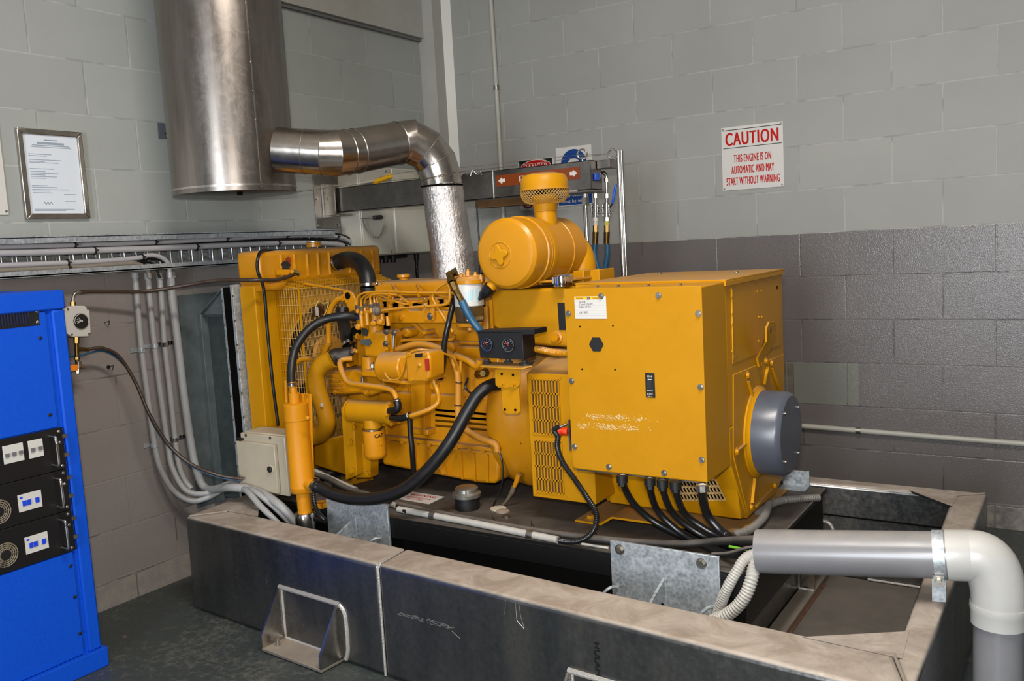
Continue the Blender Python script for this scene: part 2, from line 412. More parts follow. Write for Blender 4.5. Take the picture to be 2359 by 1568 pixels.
# ------------------------------------------------------------------ the room
struct('floor', G().box((-0.2, -8, -0.15), (6.5, 0.2, 0)), M_floor)
struct('wall_left', G().box((-0.2, -8, 0), (0, 0.2, 3.4)), M_wleft)
struct('wall_back', G().box((0, 0, 0), (6.5, 0.2, 3.4)), M_wback)
struct('wall_right', G().box((6.3, -8, 0), (6.5, 0, 3.4)), M_wback)
g = G().box((0, -8.2, 0), (2.4, -8, 3.4)); g.box((3.8, -8.2, 0), (6.5, -8, 3.4)); g.box((2.4, -8.2, 2.4), (3.8, -8, 3.4))
struct('wall_front', g, M_wback)
struct('ceiling', G().box((-0.2, -8.2, 3.4), (6.5, 0.2, 3.55)), plain('ceiling_white', (206, 196, 182), 0.8))
M_wp = plain('painted_concrete', (156, 155, 148), 0.6, var=0.06, scale=3, bump=0.1)
struct('trim_1', G().box((0.0, -0.115, 0), (0.105, 0.0, 2.49)), M_wp)                       # pilaster in the corner
struct('trim_2', G().prism([(0.105, -0.03, 1.3), (0.150, 0.0, 1.3), (0.105, 0.0, 1.3)], (0, 0, 2.1)), plain('white_sealant', (196, 194, 186), 0.5))
g = G().box((0.0, -1.75, 2.505), (0.035, -0.10, 3.4)); g.box((0.0, -0.115, 2.49), (0.105, 0, 3.4))
struct('trim_3', g, M_wp)                                                                  # lintel beam over the block wall
struct('trim_4', G().box((0.0, -1.75, 2.488), (0.02, -0.12, 2.505)), plain('dark_gap_strip', (96, 96, 94), 0.8))  # grey strip standing in for the dark gap under the lintel
# ---- marks of the unpainted slot in the back wall
g = G().box((1.985, -0.004, 0.50), (1.992, -0.001, 0.70)); g.box((1.998, -0.006, 0.505), (2.028, -0.001, 0.69))
tag(emit(g, 'cast_in_steel_strip', plain('rusty_strip', (92, 84, 70), 0.6, var=0.3)), 'dirty strip set in the unpainted block low on the back wall', 'metal strip')
# ---- conduits on the back wall
def conduit(name, pts, r_, mat, label, cat='conduit', group=None, saddles=(), n=14, rib=None, parent=None, smooth=8):
    t = thing(name, label, cat, pts[0], group); emit(G().tube(pts, r_, n=n, rib=rib, smooth=smooth), 'pipe', mat, t)
    for s_ in saddles:
        p, ax = s_; emit(G().lathe(Vector(p) - Vector(ax).normalized() * 0.011, ax, [(0, r_ + 0.001), (0, r_ + 0.0035), (0.022, r_ + 0.0035), (0.022, r_ + 0.001)], n=20), 'clamp', M_zinc, t)
    return t
M_pcond = plain('painted_conduit', (162, 160, 150), 0.45, var=0.05)
Yc = -0.016
conduit('conduit', [(0.43, Yc, 3.4), (0.437, Yc, 2.6), (0.441, Yc, 2.1), (0.440, Yc, 1.5), (0.438, Yc, 0.9)], 0.0125, M_pcond, 'thin painted conduit running up the back wall near the corner', saddles=(((0.44, Yc, 2.19), (0, 0, 1)),))
conduit('conduit', [(1.4, Yc, 0.405), (2.08, Yc, 0.395), (2.98, Yc, 0.381), (5.0, Yc, 0.36)], 0.0125, M_pcond, 'painted conduit running level along the back wall low on the right', saddles=(((2.32, Yc, 0.391), (1, 0, 0)),))
# ---- signs
def sign_frame(name, q, thick, mat, label, cat='sign', group=None, bev=0.001):
    nn = (q[1] - q[0]).cross(q[3] - q[0]).normalized()
    if nn.dot(CAM - q[0]) < 0: nn = -nn
    t = thing(name, label, cat, q[3], group); emit(G().prism(q, nn * thick), 'panel', mat, t, bevel=bev)
    return t, nn
q = [Vector((1.708, -0.001, 1.823)), Vector((2.002, -0.001, 1.821)), Vector((2.003, -0.001, 1.523)), Vector((1.708, -0.001, 1.525))]
t, nn = sign_frame('caution_sign', q, 0.003, M_signw, 'white wall sign reading CAUTION this engine is on automatic, in red letters')
X, Z = Vector((1, 0, 0)), Vector((0, 0, 1)); Ys = -0.0042
g = G(); text(g, 'CAUTION', (1.855, Ys, 1.765), X, Z, 0.250, 0.060, bold=0.030); emit(g, 'heading', M_red, t, smooth=False)
g = G()
for i, (s_, wd) in enumerate((('THIS ENGINE IS ON', 0.178), ('AUTOMATIC AND MAY', 0.203), ('START WITHOUT WARNING', 0.254))):
    text(g, s_, (1.856, Ys, 1.672 - 0.053 * i), X, Z, wd, 0.036, bold=0.020)
emit(g, 'wording', M_red, t, smooth=False)
g = G().box((1.716, -0.0048, 1.806), (1.996, -0.004, 1.809)); g.box((1.716, -0.0048, 1.722), (1.996, -0.004, 1.725)); emit(g, 'rule', M_ink, t, smooth=False)
for (x, z) in ((1.717, 1.814), (1.993, 1.812), (1.994, 1.533), (1.717, 1.534)): emit(G().cyl((x, -0.003, z), (x, -0.007, z), 0.0045, n=12), 'screw', M_zinc, t)
# danger sign
q = [PY(1193, 372, -0.001), PY(1276, 364, -0.001), PY(1281, 478, -0.001), PY(1196, 487, -0.001)]
q = [Vector((0.548, -0.001, 1.780)), Vector((0.775, -0.001, 1.780)), Vector((0.775, -0.001, 1.508)), Vector((0.548, -0.001, 1.508))]
t, nn = sign_frame('danger_sign', q, 0.003, M_signw, 'DANGER sign with a red oval, half hidden behind the aluminium arm')
emit(G().box((0.556, -0.005, 1.705), (0.767, -0.0042, 1.778)), 'black_field', M_ink, t)
def oval(c, rx, rz, y, n=40): return [(c[0] + rx * math.cos(2 * PI * i / n), y, c[1] + rz * math.sin(2 * PI * i / n)) for i in range(n)]
emit(G().prism(oval((0.6615, 1.738), 0.096, 0.038, -0.0050), (0, -0.0006, 0)), 'oval_border', M_signw, t, smooth=False)
emit(G().prism(oval((0.6615, 1.738), 0.092, 0.034, -0.0056), (0, -0.0006, 0)), 'oval', M_red, t, smooth=False)
g = G(); text(g, 'DANGER', (0.6615, -0.0064, 1.739), X, Z, 0.150, 0.030, bold=0.018); emit(g, 'wording', M_signw, t, smooth=False)
g = G().ring((0.60, -0.005, 1.552), (0, 1, 0), 0.033, 0.004, n=30, k=6); g.bar((0.577, -0.006, 1.575), (0.623, -0.006, 1.529), 0.003, 0.006); emit(g, 'prohibition_ring', M_red, t)
for (x, z) in ((0.554, 1.774), (0.769, 1.774), (0.554, 1.514)): emit(G().cyl((x, -0.003, z), (x, -0.007, z), 0.004, n=10), 'screw', M_zinc, t)
# eye protection sign
q = [Vector((0.790, -0.001, 1.825)), Vector((1.005, -0.001, 1.812)), Vector((1.005, -0.001, 1.512)), Vector((0.790, -0.001, 1.512))]
q[0].z = q[1].z = 1.822
t, nn = sign_frame('eye_protection_sign', q, 0.003, M_signw, 'white and blue sign reading eye protection must be worn')
emit(G().prism(oval((0.897, 1.73), 0.078, 0.078, -0.0045), (0, -0.0006, 0)), 'blue_disc', M_signb, t, smooth=False)
emit(G().prism(oval((0.897, 1.706), 0.046, 0.054, -0.0052), (0, -0.0006, 0)), 'head_symbol', M_signw, t, smooth=False)
emit(G().box((0.795, -0.0052, 1.517), (1.000, -0.0044, 1.628)), 'blue_field', M_signb, t)
g = G(); text(g, 'Eye protection', (0.893, -0.0058, 1.5665), X, Z, 0.165, 0.0225, bold=0.015); text(g, 'must be worn', (0.893, -0.0058, 1.5375), X, Z, 0.150, 0.018, bold=0.015)
emit(g, 'wording', M_signw, t, smooth=False)
# ---- certificate on the left wall
cy0, cy1, cz0, cz1 = -2.458, -2.215, 1.511, 1.832
t = thing('certificate_frame', 'silver framed certificate hanging on the left wall', 'picture frame', (0, -2.34, cz0))
fw = 0.02
def mitre(a, b, c, e_): return G().prism([a, b, c, e_], (0.016, 0, 0))
O = [Vector((0.001, cy0, cz1)), Vector((0.001, cy1, cz1)), Vector((0.001, cy1, cz0)), Vector((0.001, cy0, cz0))]
I = [Vector((0.001, cy0 + fw, cz1 - fw)), Vector((0.001, cy1 - fw, cz1 - fw)), Vector((0.001, cy1 - fw, cz0 + fw)), Vector((0.001, cy0 + fw, cz0 + fw))]
for i in range(4):
    j = (i + 1) % 4; emit(G().prism([O[i], O[j], I[j], I[i]], (0.016, 0, 0)), 'frame_rail', M_alu, t, bevel=0.003)
emit(G().box((0.002, cy0 + fw, cz0 + fw), (0.010, cy1 - fw, cz1 - fw)), 'certificate_sheet', M_paper, t)
g = G(); Yd = Vector((0, 1, 0)); mid = (cy0 + cy1) / 2
for (zz, wd, h) in ((1.795, 0.05, 0.004), (1.783, 0.10, 0.008), (1.775, 0.14, 0.003), (1.769, 0.15, 0.002)): g.box((0.0101, mid - wd / 2, zz - h / 2), (0.0106, mid + wd / 2, zz + h / 2))
for zz in (1.742, 1.736, 1.722, 1.716, 1.712, 1.690, 1.680, 1.674, 1.668, 1.662, 1.656, 1.63, 1.624, 1.616, 1.610, 1.604, 1.54, 1.545):
    k = random.uniform(0.3, 0.95); g.box((0.0101, cy0 + 0.035, zz), (0.0106, cy0 + 0.035 + 0.165 * k, zz + 0.0022))
emit(g, 'print', M_inkg, t, smooth=False)
g = G().tube([(0.0106, mid - 0.05 + 0.004 * i, 1.568 + 0.005 * math.sin(i * 2.1)) for i in range(9)], 0.0006, n=5, smooth=3)
g.box((0.0101, mid + 0.03, 1.575), (0.0105, mid + 0.075, 1.576)); g.box((0.0101, mid + 0.03, 1.600), (0.0105, mid + 0.075, 1.601)); emit(g, 'signature', M_ink, t, smooth=False)
# white board cut by the left edge of the picture
t = thing('wall_notice', 'white notice board on the left wall, cut off by the left picture edge', 'sign', (0, -2.8, 1.50))
p = PX(20, 495, 0.002); emit(G().box((0.001, -3.1, p.z), (0.005, p.y, 1.86)), 'panel', M_signw, t, bevel=0.001)
emit(G().cyl((0.004, p.y - 0.009, p.z + 0.013), (0.008, p.y - 0.009, p.z + 0.013), 0.004, n=10), 'screw', M_zinc, t)
# ---- junction box on the left wall behind the exhaust
t = thing('junction_box', 'large pale cream electrical enclosure on the left wall behind the exhaust pipe', 'electrical box', (0, -0.5, 1.30))
emit(G().box((0.001, -0.86, 1.305), (0.14, -0.26, 1.755)), 'body', M_cream2, t, bevel=0.006)
a = PX(908, 480, 0.155).y
emit(G().box((0.141, a, 1.31), (0.157, -0.265, 1.75)), 'door', M_cream2, t, bevel=0.004)
emit(G().box((0.141, -0.858, 1.31), (0.149, a - 0.022, 1.75)), 'cover', M_cream2, t, bevel=0.003)
for zz, yy in ((1.322, -0.83), (1.322, a - 0.04), (1.735, -0.83), (1.735, a - 0.04)): emit(G().cyl((0.149, yy, zz), (0.152, yy, zz), 0.006, n=12), 'screw', M_zinc, t)
emit(G().box((0.0, -0.80, 1.285), (0.06, -0.42, 1.305)), 'gland_plate', M_blackm, t)
for i, yy in enumerate((-0.72, -0.66, -0.60, -0.54, -0.34)):
    e_ = emit(G().cyl((0.06, yy, 1.306), (0.06, yy, 1.265), 0.015, n=10), 'cable_gland', M_blackm, t)
conduit('control_cable', [(0.06, -0.34, 1.27), (0.06, -0.345, 1.2), (0.09, -0.38, 1.12), (0.12, -0.45, 1.0), (0.12, -0.46, 0.8)], 0.009, M_blackg, 'black cable dropping out of the right end of the cream enclosure', 'cable')
conduit('control_cable', [(0.58, -0.30, 1.17), (0.52, -0.31, 1.185), (0.45, -0.33, 1.15), (0.41, -0.36, 1.06), (0.40, -0.37, 0.9)], 0.010, M_blackg, 'short black cable loop between exhaust lagging and back wall', 'cable')
conduit('control_cable', [PY(1098, 470, -0.3), PY(1101, 520, -0.3), PY(1104, 560, -0.3), PY(1104, 640, -0.3), PY(1104, 800, -0.3), PZ(1104, 1100, 0.0) * 0 + Vector((PY(1104, 800, -0.3).x, -0.3, 0.004))], 0.004, M_blackg, 'thin black cable hanging straight down behind the air filter', 'cable')
# toggle latch with key and chain on the box
t = thing('locking_pin', 'black handled locking pin on a bead chain on the cream enclosure', 'latch pin', PX(870, 500, 0.15))
p0, p1, p2 = PX(832, 503, 0.19), PX(862, 501, 0.175), PX(878, 500, 0.152)
emit(G().cyl(p1, p2, 0.011, n=16), 'grip', M_blackm, t); emit(G().cyl(p0, p1, 0.003, n=10), 'pin', M_chrome, t)
emit(G().cyl(PX(881, 521, 0.15), PX(881, 521, 0.15) + Vector(((0.158) - (0.15), 0, 0)), 0.007, n=12), 'chain_stud', M_chrome, t)
ch = catmull([PX(836, 506, 0.17), PX(845, 530, 0.165), PX(858, 545, 0.165), PX(870, 547, 0.165), PX(880, 535, 0.165), PX(883, 523, 0.16)], 6)
g = G()
for i in range(len(ch) - 1): g.ring((ch[i] + ch[i + 1]) / 2, (1, 0.2, 0.1) if i % 2 else (0, 1, 0.4), 0.0042, 0.0012, n=8, k=4)
emit(g, 'chain', M_chrome, t)
# ---- aluminium support arm carrying the services across the room
bY0, bY1 = -0.95, -0.855
bx0, bx1, bz0, bz1 = 0.075, 1.492, 1.530, 1.648
t = thing('support_arm', 'aluminium box section arm reaching from the left wall over the engine', 'support arm', (0, -0.9, 1.45))
g = G().box((bx0, bY0, bz0), (bx1, bY0 + 0.004, bz1)); g.box((bx0, bY1 - 0.004, bz0), (bx1, bY1, bz1)); g.box((bx0, bY0, bz1 - 0.004), (bx1, bY1, bz1)); g.box((bx0, bY0, bz0), (bx1, bY1, bz0 + 0.004)); g.box((bx1 - 0.004, bY0, bz0), (bx1, bY1, bz1))
emit(g, 'box_section', M_alud, t, bevel=0.001)
emit(G().box((0.001, -1.03, 1.455), (0.006, -0.735, 1.73)), 'wall_plate', M_alud, t, bevel=0.001)
g = G().box((0.006, -0.975, 1.515), (0.085, -0.968, 1.665)); g.box((0.006, -0.83, 1.515), (0.085, -0.823, 1.665)); g.box((0.006, -0.975, 1.510), (0.11, -0.823, 1.517))
emit(g, 'socket', M_alu, t)
g = G().tube([(0.008, -0.978, 1.52), (0.008, -0.978, 1.66)], 0.005, n=8, smooth=0); g.tube([(0.008, -0.98, 1.512), (0.008, -0.82, 1.512)], 0.005, n=8, smooth=0); g.tube([(0.008, -0.98, 1.668), (0.008, -0.82, 1.668)], 0.004, n=8, smooth=0); emit(g, 'weld_bead', M_weld, t)
for (yy, zz) in ((-1.018, 1.468), (-0.88, 1.468), (-0.747, 1.468), (-1.018, 1.60), (-0.747, 1.718), (-0.88, 1.718)): emit(G().hexbolt((0.006, yy, zz), (1, 0, 0), 0.006, 0.004), 'bolt', M_zinc, t)
g = G().ring(((PY(1066, 425, bY0).x), (bY0 + bY1) / 2, (bz0 + bz1) / 2), (1, 0, 0), 0.001, 0.001, n=6, k=4)
xs = PY(1137, 430, bY0).x
g = G(); g.tube([(xs, bY0 - 0.001, bz0), (xs, bY0 - 0.001, bz1)], 0.003, n=8, smooth=0); g.tube([(xs, bY0, bz1), (xs, bY1, bz1)], 0.003, n=8, smooth=0); emit(g, 'weld_seam', M_weld, t)
emit(G().box((1.35, bY0 - 0.01, bz0 - 0.010), (bx1 + 0.008, bY1 + 0.03, bz0 - 0.001)), 'base_plate', M_alud, t, bevel=0.001)
emit(G().tube([(1.33, bY0 - 0.008, bz0 - 0.002), (1.43, bY0 - 0.008, bz0 - 0.002)], 0.006, n=8, smooth=0), 'end_weld_bead', M_weld, t)
emit(G().box((bx1 + 0.002, bY0 + 0.05, bz1 - 0.035), (bx1 + 0.060, bY1 + 0.02, bz1 - 0.001)), 'end_block', M_alud, t, bevel=0.002)
emit(G().box((bx1 + 0.001, bY0 + 0.02, bz0 + 0.035), (bx1 + 0.012, bY0 + 0.06, bz0 + 0.065)), 'blue_cap', M_bluel, t, bevel=0.004)
# pipe marker label
lx0, lx1 = PY(1144, 415, bY0).x, PY(1336, 395, bY0).x
t = thing('pipe_marker_label', 'brown pipe marker sticker with white arrows on the aluminium arm', 'label', (lx0, bY0 - 0.001, bz0 + 0.03))
lz0, lz1 = PY(1240, 421, bY0).z, PY(1240, 394, bY0).z
emit(G().box((lx0, bY0 - 0.0018, lz0), (lx1, bY0 - 0.0006, lz1)), 'backing', M_brown, t)
lc = (lz0 + lz1) / 2; hh = (lz1 - lz0) / 2
def arrow(x, sgn):
    P_ = [(0, 0.62), (0.85, 0), (0, -0.62), (0, -0.3), (-0.62, -0.3), (-0.62, 0.3), (0, 0.3)]
    return G().prism([(x + sgn * a_ * hh, bY0 - 0.0020, lc + b_ * hh) for a_, b_ in P_], (0, -0.0006, 0))
emit(arrow(lx0 + hh * 1.25, -1), 'arrow', M_signw, t, smooth=False); emit(arrow(lx1 - hh * 1.3, 1), 'arrow', M_signw, t, smooth=False)
g = G(); text(g, 'DIESEL', ((lx0 + lx1) / 2, bY0 - 0.0016, lc), X, Z, (lx1 - lx0) * 0.42, hh * 1.05, bold=0.02); emit(g, 'wording', M_signw, t, smooth=False)
# timber noggin behind the arm
tag(emit(G().box((PY(1090, 465, -0.12).x, -0.10, 1.535), (0.80, -0.003, 1.575)), 'timber_batten', plain('brown_timber', (104, 76, 44), 0.6, var=0.2)), 'brown timber batten fixed to the back wall below the arm', 'batten')
# overhead wires with eye bolts
def eyebolt(name, c, label, stem):
    t = thing(name, label, 'eye bolt', c); emit(G().ring(c, ROWS[2] + Vector((0.25, 0.1, 0)), 0.020, 0.0038, n=24, k=8), 'eye', M_steel, t)
    d_ = (Vector(stem) - Vector(c)).normalized(); emit(G().cyl(Vector(c) + d_ * 0.02, stem, 0.004, n=10), 'shank', M_steel, t); return t
eyebolt('eye_bolt', PY(1341, 355, -0.90), 'steel eye bolt standing on top of the aluminium arm', (PY(1341, 355, -0.90).x, -0.90, bz1))
eyebolt('eye_bolt', PY(1412, 355, -0.88), 'upper steel eye bolt at the head of the steel posts', PY(1432, 356, -0.87))
def wire(pts, label, r_=0.0011):
    tag(emit(G().tube(pts, r_, n=6, smooth=4), 'steel_wire', M_zinc), label, 'wire')
wire([PY(681, 440, -1.55), PY(800, 424, -1.35), PY(905, 402, -1.2), PY(965, 393, -1.15), PY(1062, 386, -1.05), PY(1300, 360, -0.92), PY(1405, 355, -0.88)], 'upper steel wire strung from the silencer to the eye bolt')
wire([PY(681, 443, -1.55), PY(860, 420, -1.40), PY(985, 409, -1.36), PY(1060, 400, -1.34)], 'lower steel wire passing in front of the exhaust pipe')
wire([PY(1060, 396, -1.30), PY(1200, 380, -1.0), PY(1341, 362, -0.9), PY(1405, 353, -0.88)], 'steel wire tied to the eye bolt on the arm')
g = G()
for i in range(26):
    x = 1005 + i * 4.1 + random.uniform(-1, 1); y = 406 - (x - 1005) * 0.09; c = PY(x, y, -1.36)
    dv = Vector((random.uniform(-1, 1), random.uniform(-.5, .5), random.uniform(-1, 1))).normalized() * random.uniform(0.006, 0.013)
    g.tube([c - dv, c + dv * 0.2 + Vector((0, 0, random.uniform(-.004, .004))), c + dv], 0.0011, n=5, smooth=3)
tag(emit(g, 'twisted_wire_joint', M_zinc), 'tangled twisted wire joint in front of the exhaust pipe', 'wire')
t = thing('file_tool', 'yellow handled file tool resting on the aluminium arm', 'hand tool', (0.4, -0.9, bz1))
a, b, c = PY(818, 430, -0.90), PY(861, 421, -0.90), PY(903, 404, -0.90)
a.z = bz1 + 0.004
emit(G().bar(a, b, 0.012, 0.005), 'blade', M_steel, t); emit(G().tube([b, b.lerp(c, .12), b.lerp(c, .5), b.lerp(c, .9), c], [0.008, 0.013, 0.0125, 0.013, 0.009], n=12, smooth=4), 'handle', plain('yellow_plastic_handle', (214, 160, 20), 0.35), t)
# ---- valve group and posts
def post(x, y, z0, z1, r_, label, name='steel_post', cap=True):
    t = thing(name, label, 'steel tube', (x, y, z0)); emit(G().cyl((x, y, z0), (x, y, z1), r_, n=20), 'tube', M_steel, t); return t
p = PY(1348, 445, -0.93); t = post(p.x, -0.93, 0.03, 1.515, 0.0115, 'polished steel tube standing under the end of the arm')
emit(G().cyl((p.x, -0.93, 1.468), (p.x, -0.93, 1.500), 0.017, n=6), 'nut', M_zinc, t)
for px, lab, rr, zt in ((1431, 'left tall polished steel post behind the generator cover', 0.0095, 345), (1438, 'right tall polished steel post behind the generator cover', 0.0075, 346)):
    p = PY(px, 500, -0.87); post(p.x, -0.87, 0.03, PY(px, zt, -0.87).z, rr, lab)
def valve_line(px, y0, label, lever, mat_lever, hose_pts, fit_white, elbow_to):
    YV = -0.84
    def q_(a, b): return PY(a, b, YV)
    t = thing('valve_line', label, 'valve', q_(px, y0))
    emit(G().tube([elbow_to, q_(px - 6, 398), q_(px, 405), q_(px, 412)], 0.008, n=12, smooth=5), 'elbow', M_steel, t)
    emit(G().cyl(q_(px, 410), q_(px + 1, 420), 0.0105, n=6), 'nut', M_zinc, t); emit(G().cyl(q_(px, 418), q_(px + 1, 452), 0.0048, n=12), 'tube', M_steel, t)
    emit(G().cyl(q_(px + 1, 446), q_(px + 1, 456), 0.0105, n=6), 'nut', M_zinc, t); emit(G().cyl(q_(px + 1, 456), q_(px + 1, 470), 0.0085, n=12), 'neck', M_steel, t)
    g = G().cyl(q_(px + 1, 468), q_(px + 1, 500), 0.0135, n=14); c = q_(px + 1, 484); g.cyl(c - Vector((0.02, 0, 0)), c + Vector((0.02, 0, 0)), 0.008, n=12)
    for dx in (-.014, .014):
        for dz in (-.013, .013): g.cyl(c + Vector((dx, -.012, dz)), c + Vector((dx, .012, dz)), 0.0035, n=8)
        g.cyl(c + Vector((dx, -.008, -.022)), c + Vector((dx, -.008, .022)), 0.003, n=8)
    emit(g, 'valve_body', M_steel, t)
    if lever:
        a, b, c2 = q_(px + 4, 484), q_(px + 14, 468), q_(px + 22, 425)
        emit(G().bar(a, b, 0.008, 0.003, up=(0, 1, 0)), 'stem', M_blackm, t); emit(G().tube([b, b.lerp(c2, .5), c2], [0.005, 0.006, 0.005], n=10, smooth=3), 'lever', mat_lever, t)
    emit(G().cyl(q_(px + 1, 500), q_(px + 1, 509), 0.0125, n=6), 'adapter', M_white if fit_white else M_zinc, t)
    g = G(); g.cyl(q_(px + 1, 509), q_(px + 1, 519), 0.0105, n=14); emit(g, 'sealed_thread', M_white if fit_white else plain('thread_seal_yellow', (176, 168, 70), 0.5), t)
    emit(G().cyl(q_(px + 1, 519), q_(px + 1, 536), 0.0115, n=6), 'brass_nut', M_brass, t); emit(G().cyl(q_(px + 1, 534), q_(px, 562), 0.0135, 0.012, n=14), 'ferrule', M_brass, t)
    emit(G().tube(hose_pts, 0.0118, n=14), 'hose', M_blueh, t, label='blue rubber hose')
    return t
H = lambda a, b: PY(a, b, -0.84)
valve_line(1371, 430, 'left valve line with white tape and blue hose behind the air filter', False, M_bluel, [H(1371, 558), H(1370, 585), H(1377, 615), H(1386, 645), H(1392, 680)], True, H(1355, 400))
valve_line(1397, 430, 'right valve line with blue lever and blue hose beside the posts', True, M_bluel, [H(1399, 562), H(1399, 590), H(1394, 618), H(1392, 650), H(1396, 690)], False, H(1368, 394))
# ------------------------------------------------------------------ left wall services
# perforated cable tray
tz0, tz1, tx0, tx1 = 1.315, 1.440, 0.030, 0.037
ty0, ty1 = -4.2, -1.00
t = thing('cable_tray', 'perforated galvanised cable tray running along the left wall', 'cable tray', (0, -2.5, tz0))
g = G()
yy = ty0; k = 0
while yy < ty1:      # tray back: bars between slots, every second bay has ladder slots
    g.box((tx0, yy, tz0), (tx1, yy + 0.014, tz1)); g.cyl((tx1 - .002, yy + 0.016, tz0 + .004), (tx1 - .002, yy + 0.016, tz1 - .004), 0.0045, n=10).cyl((tx1 - .002, yy + 0.001, tz0 + .004), (tx1 - .002, yy + 0.001, tz1 - .004), 0.003, n=8)  # round ribs beside the slots are added to catch highlight lines
    if k % 2:
        for z_ in (0.0, 0.024, 0.048, 0.072, 0.096): g.box((tx0 - 0.004, yy + 0.02, tz0 + z_), (tx1 - 0.004, yy + 0.05, tz0 + z_ + 0.010))
    else: g.box((tx0 - 0.004, yy + 0.02, tz0), (tx1 - 0.004, yy + 0.05, tz0 + 0.012)); g.box((tx0 - 0.004, yy + 0.02, tz1 - 0.012), (tx1 - 0.004, yy + 0.05, tz1))
    yy += 0.052; k += 1
M_traybar = plain('tray_steel_bright', (150, 154, 158), 0.3, 0.85, var=0.2, scale=30)
emit(g, 'perforated_back', M_traybar, t)
emit(G().box((0.001, ty0, tz1), (0.095, ty1, tz1 + 0.003)).box((0.090, ty0, tz1 - 0.018), (0.095, ty1, tz1 + 0.008)), 'top_flange', M_galv, t)
emit(G().box((0.001, ty0, tz0 - 0.008), (0.095, ty1, tz0 - 0.003)).box((0.090, ty0, tz0 - 0.010), (0.095, ty1, tz0 + 0.012)), 'bottom_flange', M_galv, t)
# cables lying in the tray
def tray_cable(pxs, X_, r_, mat, label):
    pts = [PX(a, b, X_) for a, b in pxs]; t = thing('tray_cable', label, 'cable', pts[0], None)
    emit(G().tube(pts, r_, n=12, smooth=6), 'sheath', mat, t)
    return t, catmull(pts, 6)
def ties(t, path, every, r_):
    acc = 0; last = path[0]
    for i in range(1, len(path)):
        acc += (path[i] - path[i - 1]).length
        if acc > every:
            acc = 0; ax = (path[i] - path[i - 1]).normalized(); emit(G().lathe(path[i] - ax * 0.003, ax, [(0, r_), (0, r_ + 0.003), (0.006, r_ + 0.003), (0.006, r_)], n=14).box(path[i] + Vector((r_, -.003, -.003)), path[i] + Vector((r_ + .012, .004, .004))), 'cable_tie', M_blackm, t)
M_tcond = plain('pale_grey_cable', (158, 156, 158), 0.35, var=0.04)
M_tcond2 = plain('dusty_taupe_cable', (120, 112, 102), 0.45, var=0.08)
c1 = [(-60, 570), (100, 566), (240, 562), (380, 557), (520, 550), (640, 544), (740, 543), (790, 548), (825, 570)]
t, p_ = tray_cable(c1, 0.062, 0.0095, M_tcond, 'uppermost pale cable in the wall tray'); ties(t, p_, 0.32, 0.0095)
t, p_ = tray_cable([(a, b + 8) for a, b in c1], 0.058, 0.005, M_blackg, 'thin black cable under the uppermost pale tray cable')
t, p_ = tray_cable([(a, b - 7) for a, b in c1], 0.058, 0.004, M_blackg, 'thin black cable above the uppermost pale tray cable')
c2 = [(-60, 584), (100, 581), (240, 576), (380, 571), (520, 565), (640, 560), (740, 560), (800, 568), (830, 590)]
t, p_ = tray_cable(c2, 0.070, 0.012, M_tcond, 'thick pale cable second from the top in the wall tray'); ties(t, p_, 0.42, 0.012)
c3 = [(-60, 614), (60, 609), (200, 603), (310, 595), (345, 588), (370, 592), (388, 608), (392, 640)]
t, p_ = tray_cable(c3, 0.070, 0.0095, M_tcond, 'pale cable bending down out of the wall tray'); ties(t, p_, 0.3, 0.0095)
t, p_ = tray_cable([(a, b + 8) for a, b in c3[:6]] + [(384, 620)], 0.062, 0.0045, M_blackg, 'thin black cable bending down beside the pale tray cable')
c4 = [(-60, 626), (60, 621), (200, 614), (290, 607), (315, 608), (338, 618), (345, 640)]
t, p_ = tray_cable(c4, 0.072, 0.0095, M_tcond2, 'lowest taupe cable in the wall tray'); ties(t, p_, 0.3, 0.0095)
t, p_ = tray_cable([(250, 612), (300, 604), (335, 602), (357, 612), (368, 640)], 0.066, 0.005, M_blackg, 'thin black cable curling down at the lowest tray cable')
tag(emit(G().box(PX(808, 552, 0.075), PX(833, 560, 0.068)).bar(PX(820, 553, 0.075), PX(838, 572, 0.075), 0.03, 0.004), 'tray_end_bracket', M_galv), 'small galvanised end bracket where the tray cables leave', 'bracket')
# four light grey conduits dropping to the generator frame
R1, R2 = 0.0115, 0.0205
def X3(l): return [PX(a, b, c) for a, b, c in l]
def drop(pts, r_, label, collar_px, clamps):
    t = thing('flexible_conduit', label, 'conduit', pts[-1])
    emit(G().tube(pts, r_, n=16, smooth=9, rib=(0.006, 0.0005)), 'conduit_tube', M_lcond, t)
    emit(G().cyl(pts[0], pts[0].lerp(pts[1], 0.25), r_ * 1.3, n=16), 'connector', M_lcond, t)
    for c in clamps:
        a = PX(c[0], c[1], 0.03)
        emit(G().box((0.0, a.y - r_ - 0.020, a.z - 0.008), (0.004, a.y + r_ + 0.020, a.z + 0.008)).lathe((0.03, a.y, a.z - 0.008), (0, 0, 1), [(0, r_ + 0.001), (0, r_ + 0.003), (0.016, r_ + 0.003), (0.016, r_ + 0.001)], n=18), 'saddle_clamp', M_chrome if c[2] else M_galv, t)
    return t
drop(X3([(311, 628, .03), (315, 680, .03), (326, 805, .03), (341, 920, .03), (356, 1025, .03), (370, 1080, .04), (400, 1130, .06), (440, 1153, .10), (480, 1145, .14), (530, 1120, .20)]) + [PZ(565, 1128, .43), PZ(600, 1165, .39), PZ(640, 1205, .33), PZ(655, 1225, .28)], R1, 'leftmost of the four grey conduits dropping down the left wall', 0, ((326, 806, 0), (356, 1025, 0)))
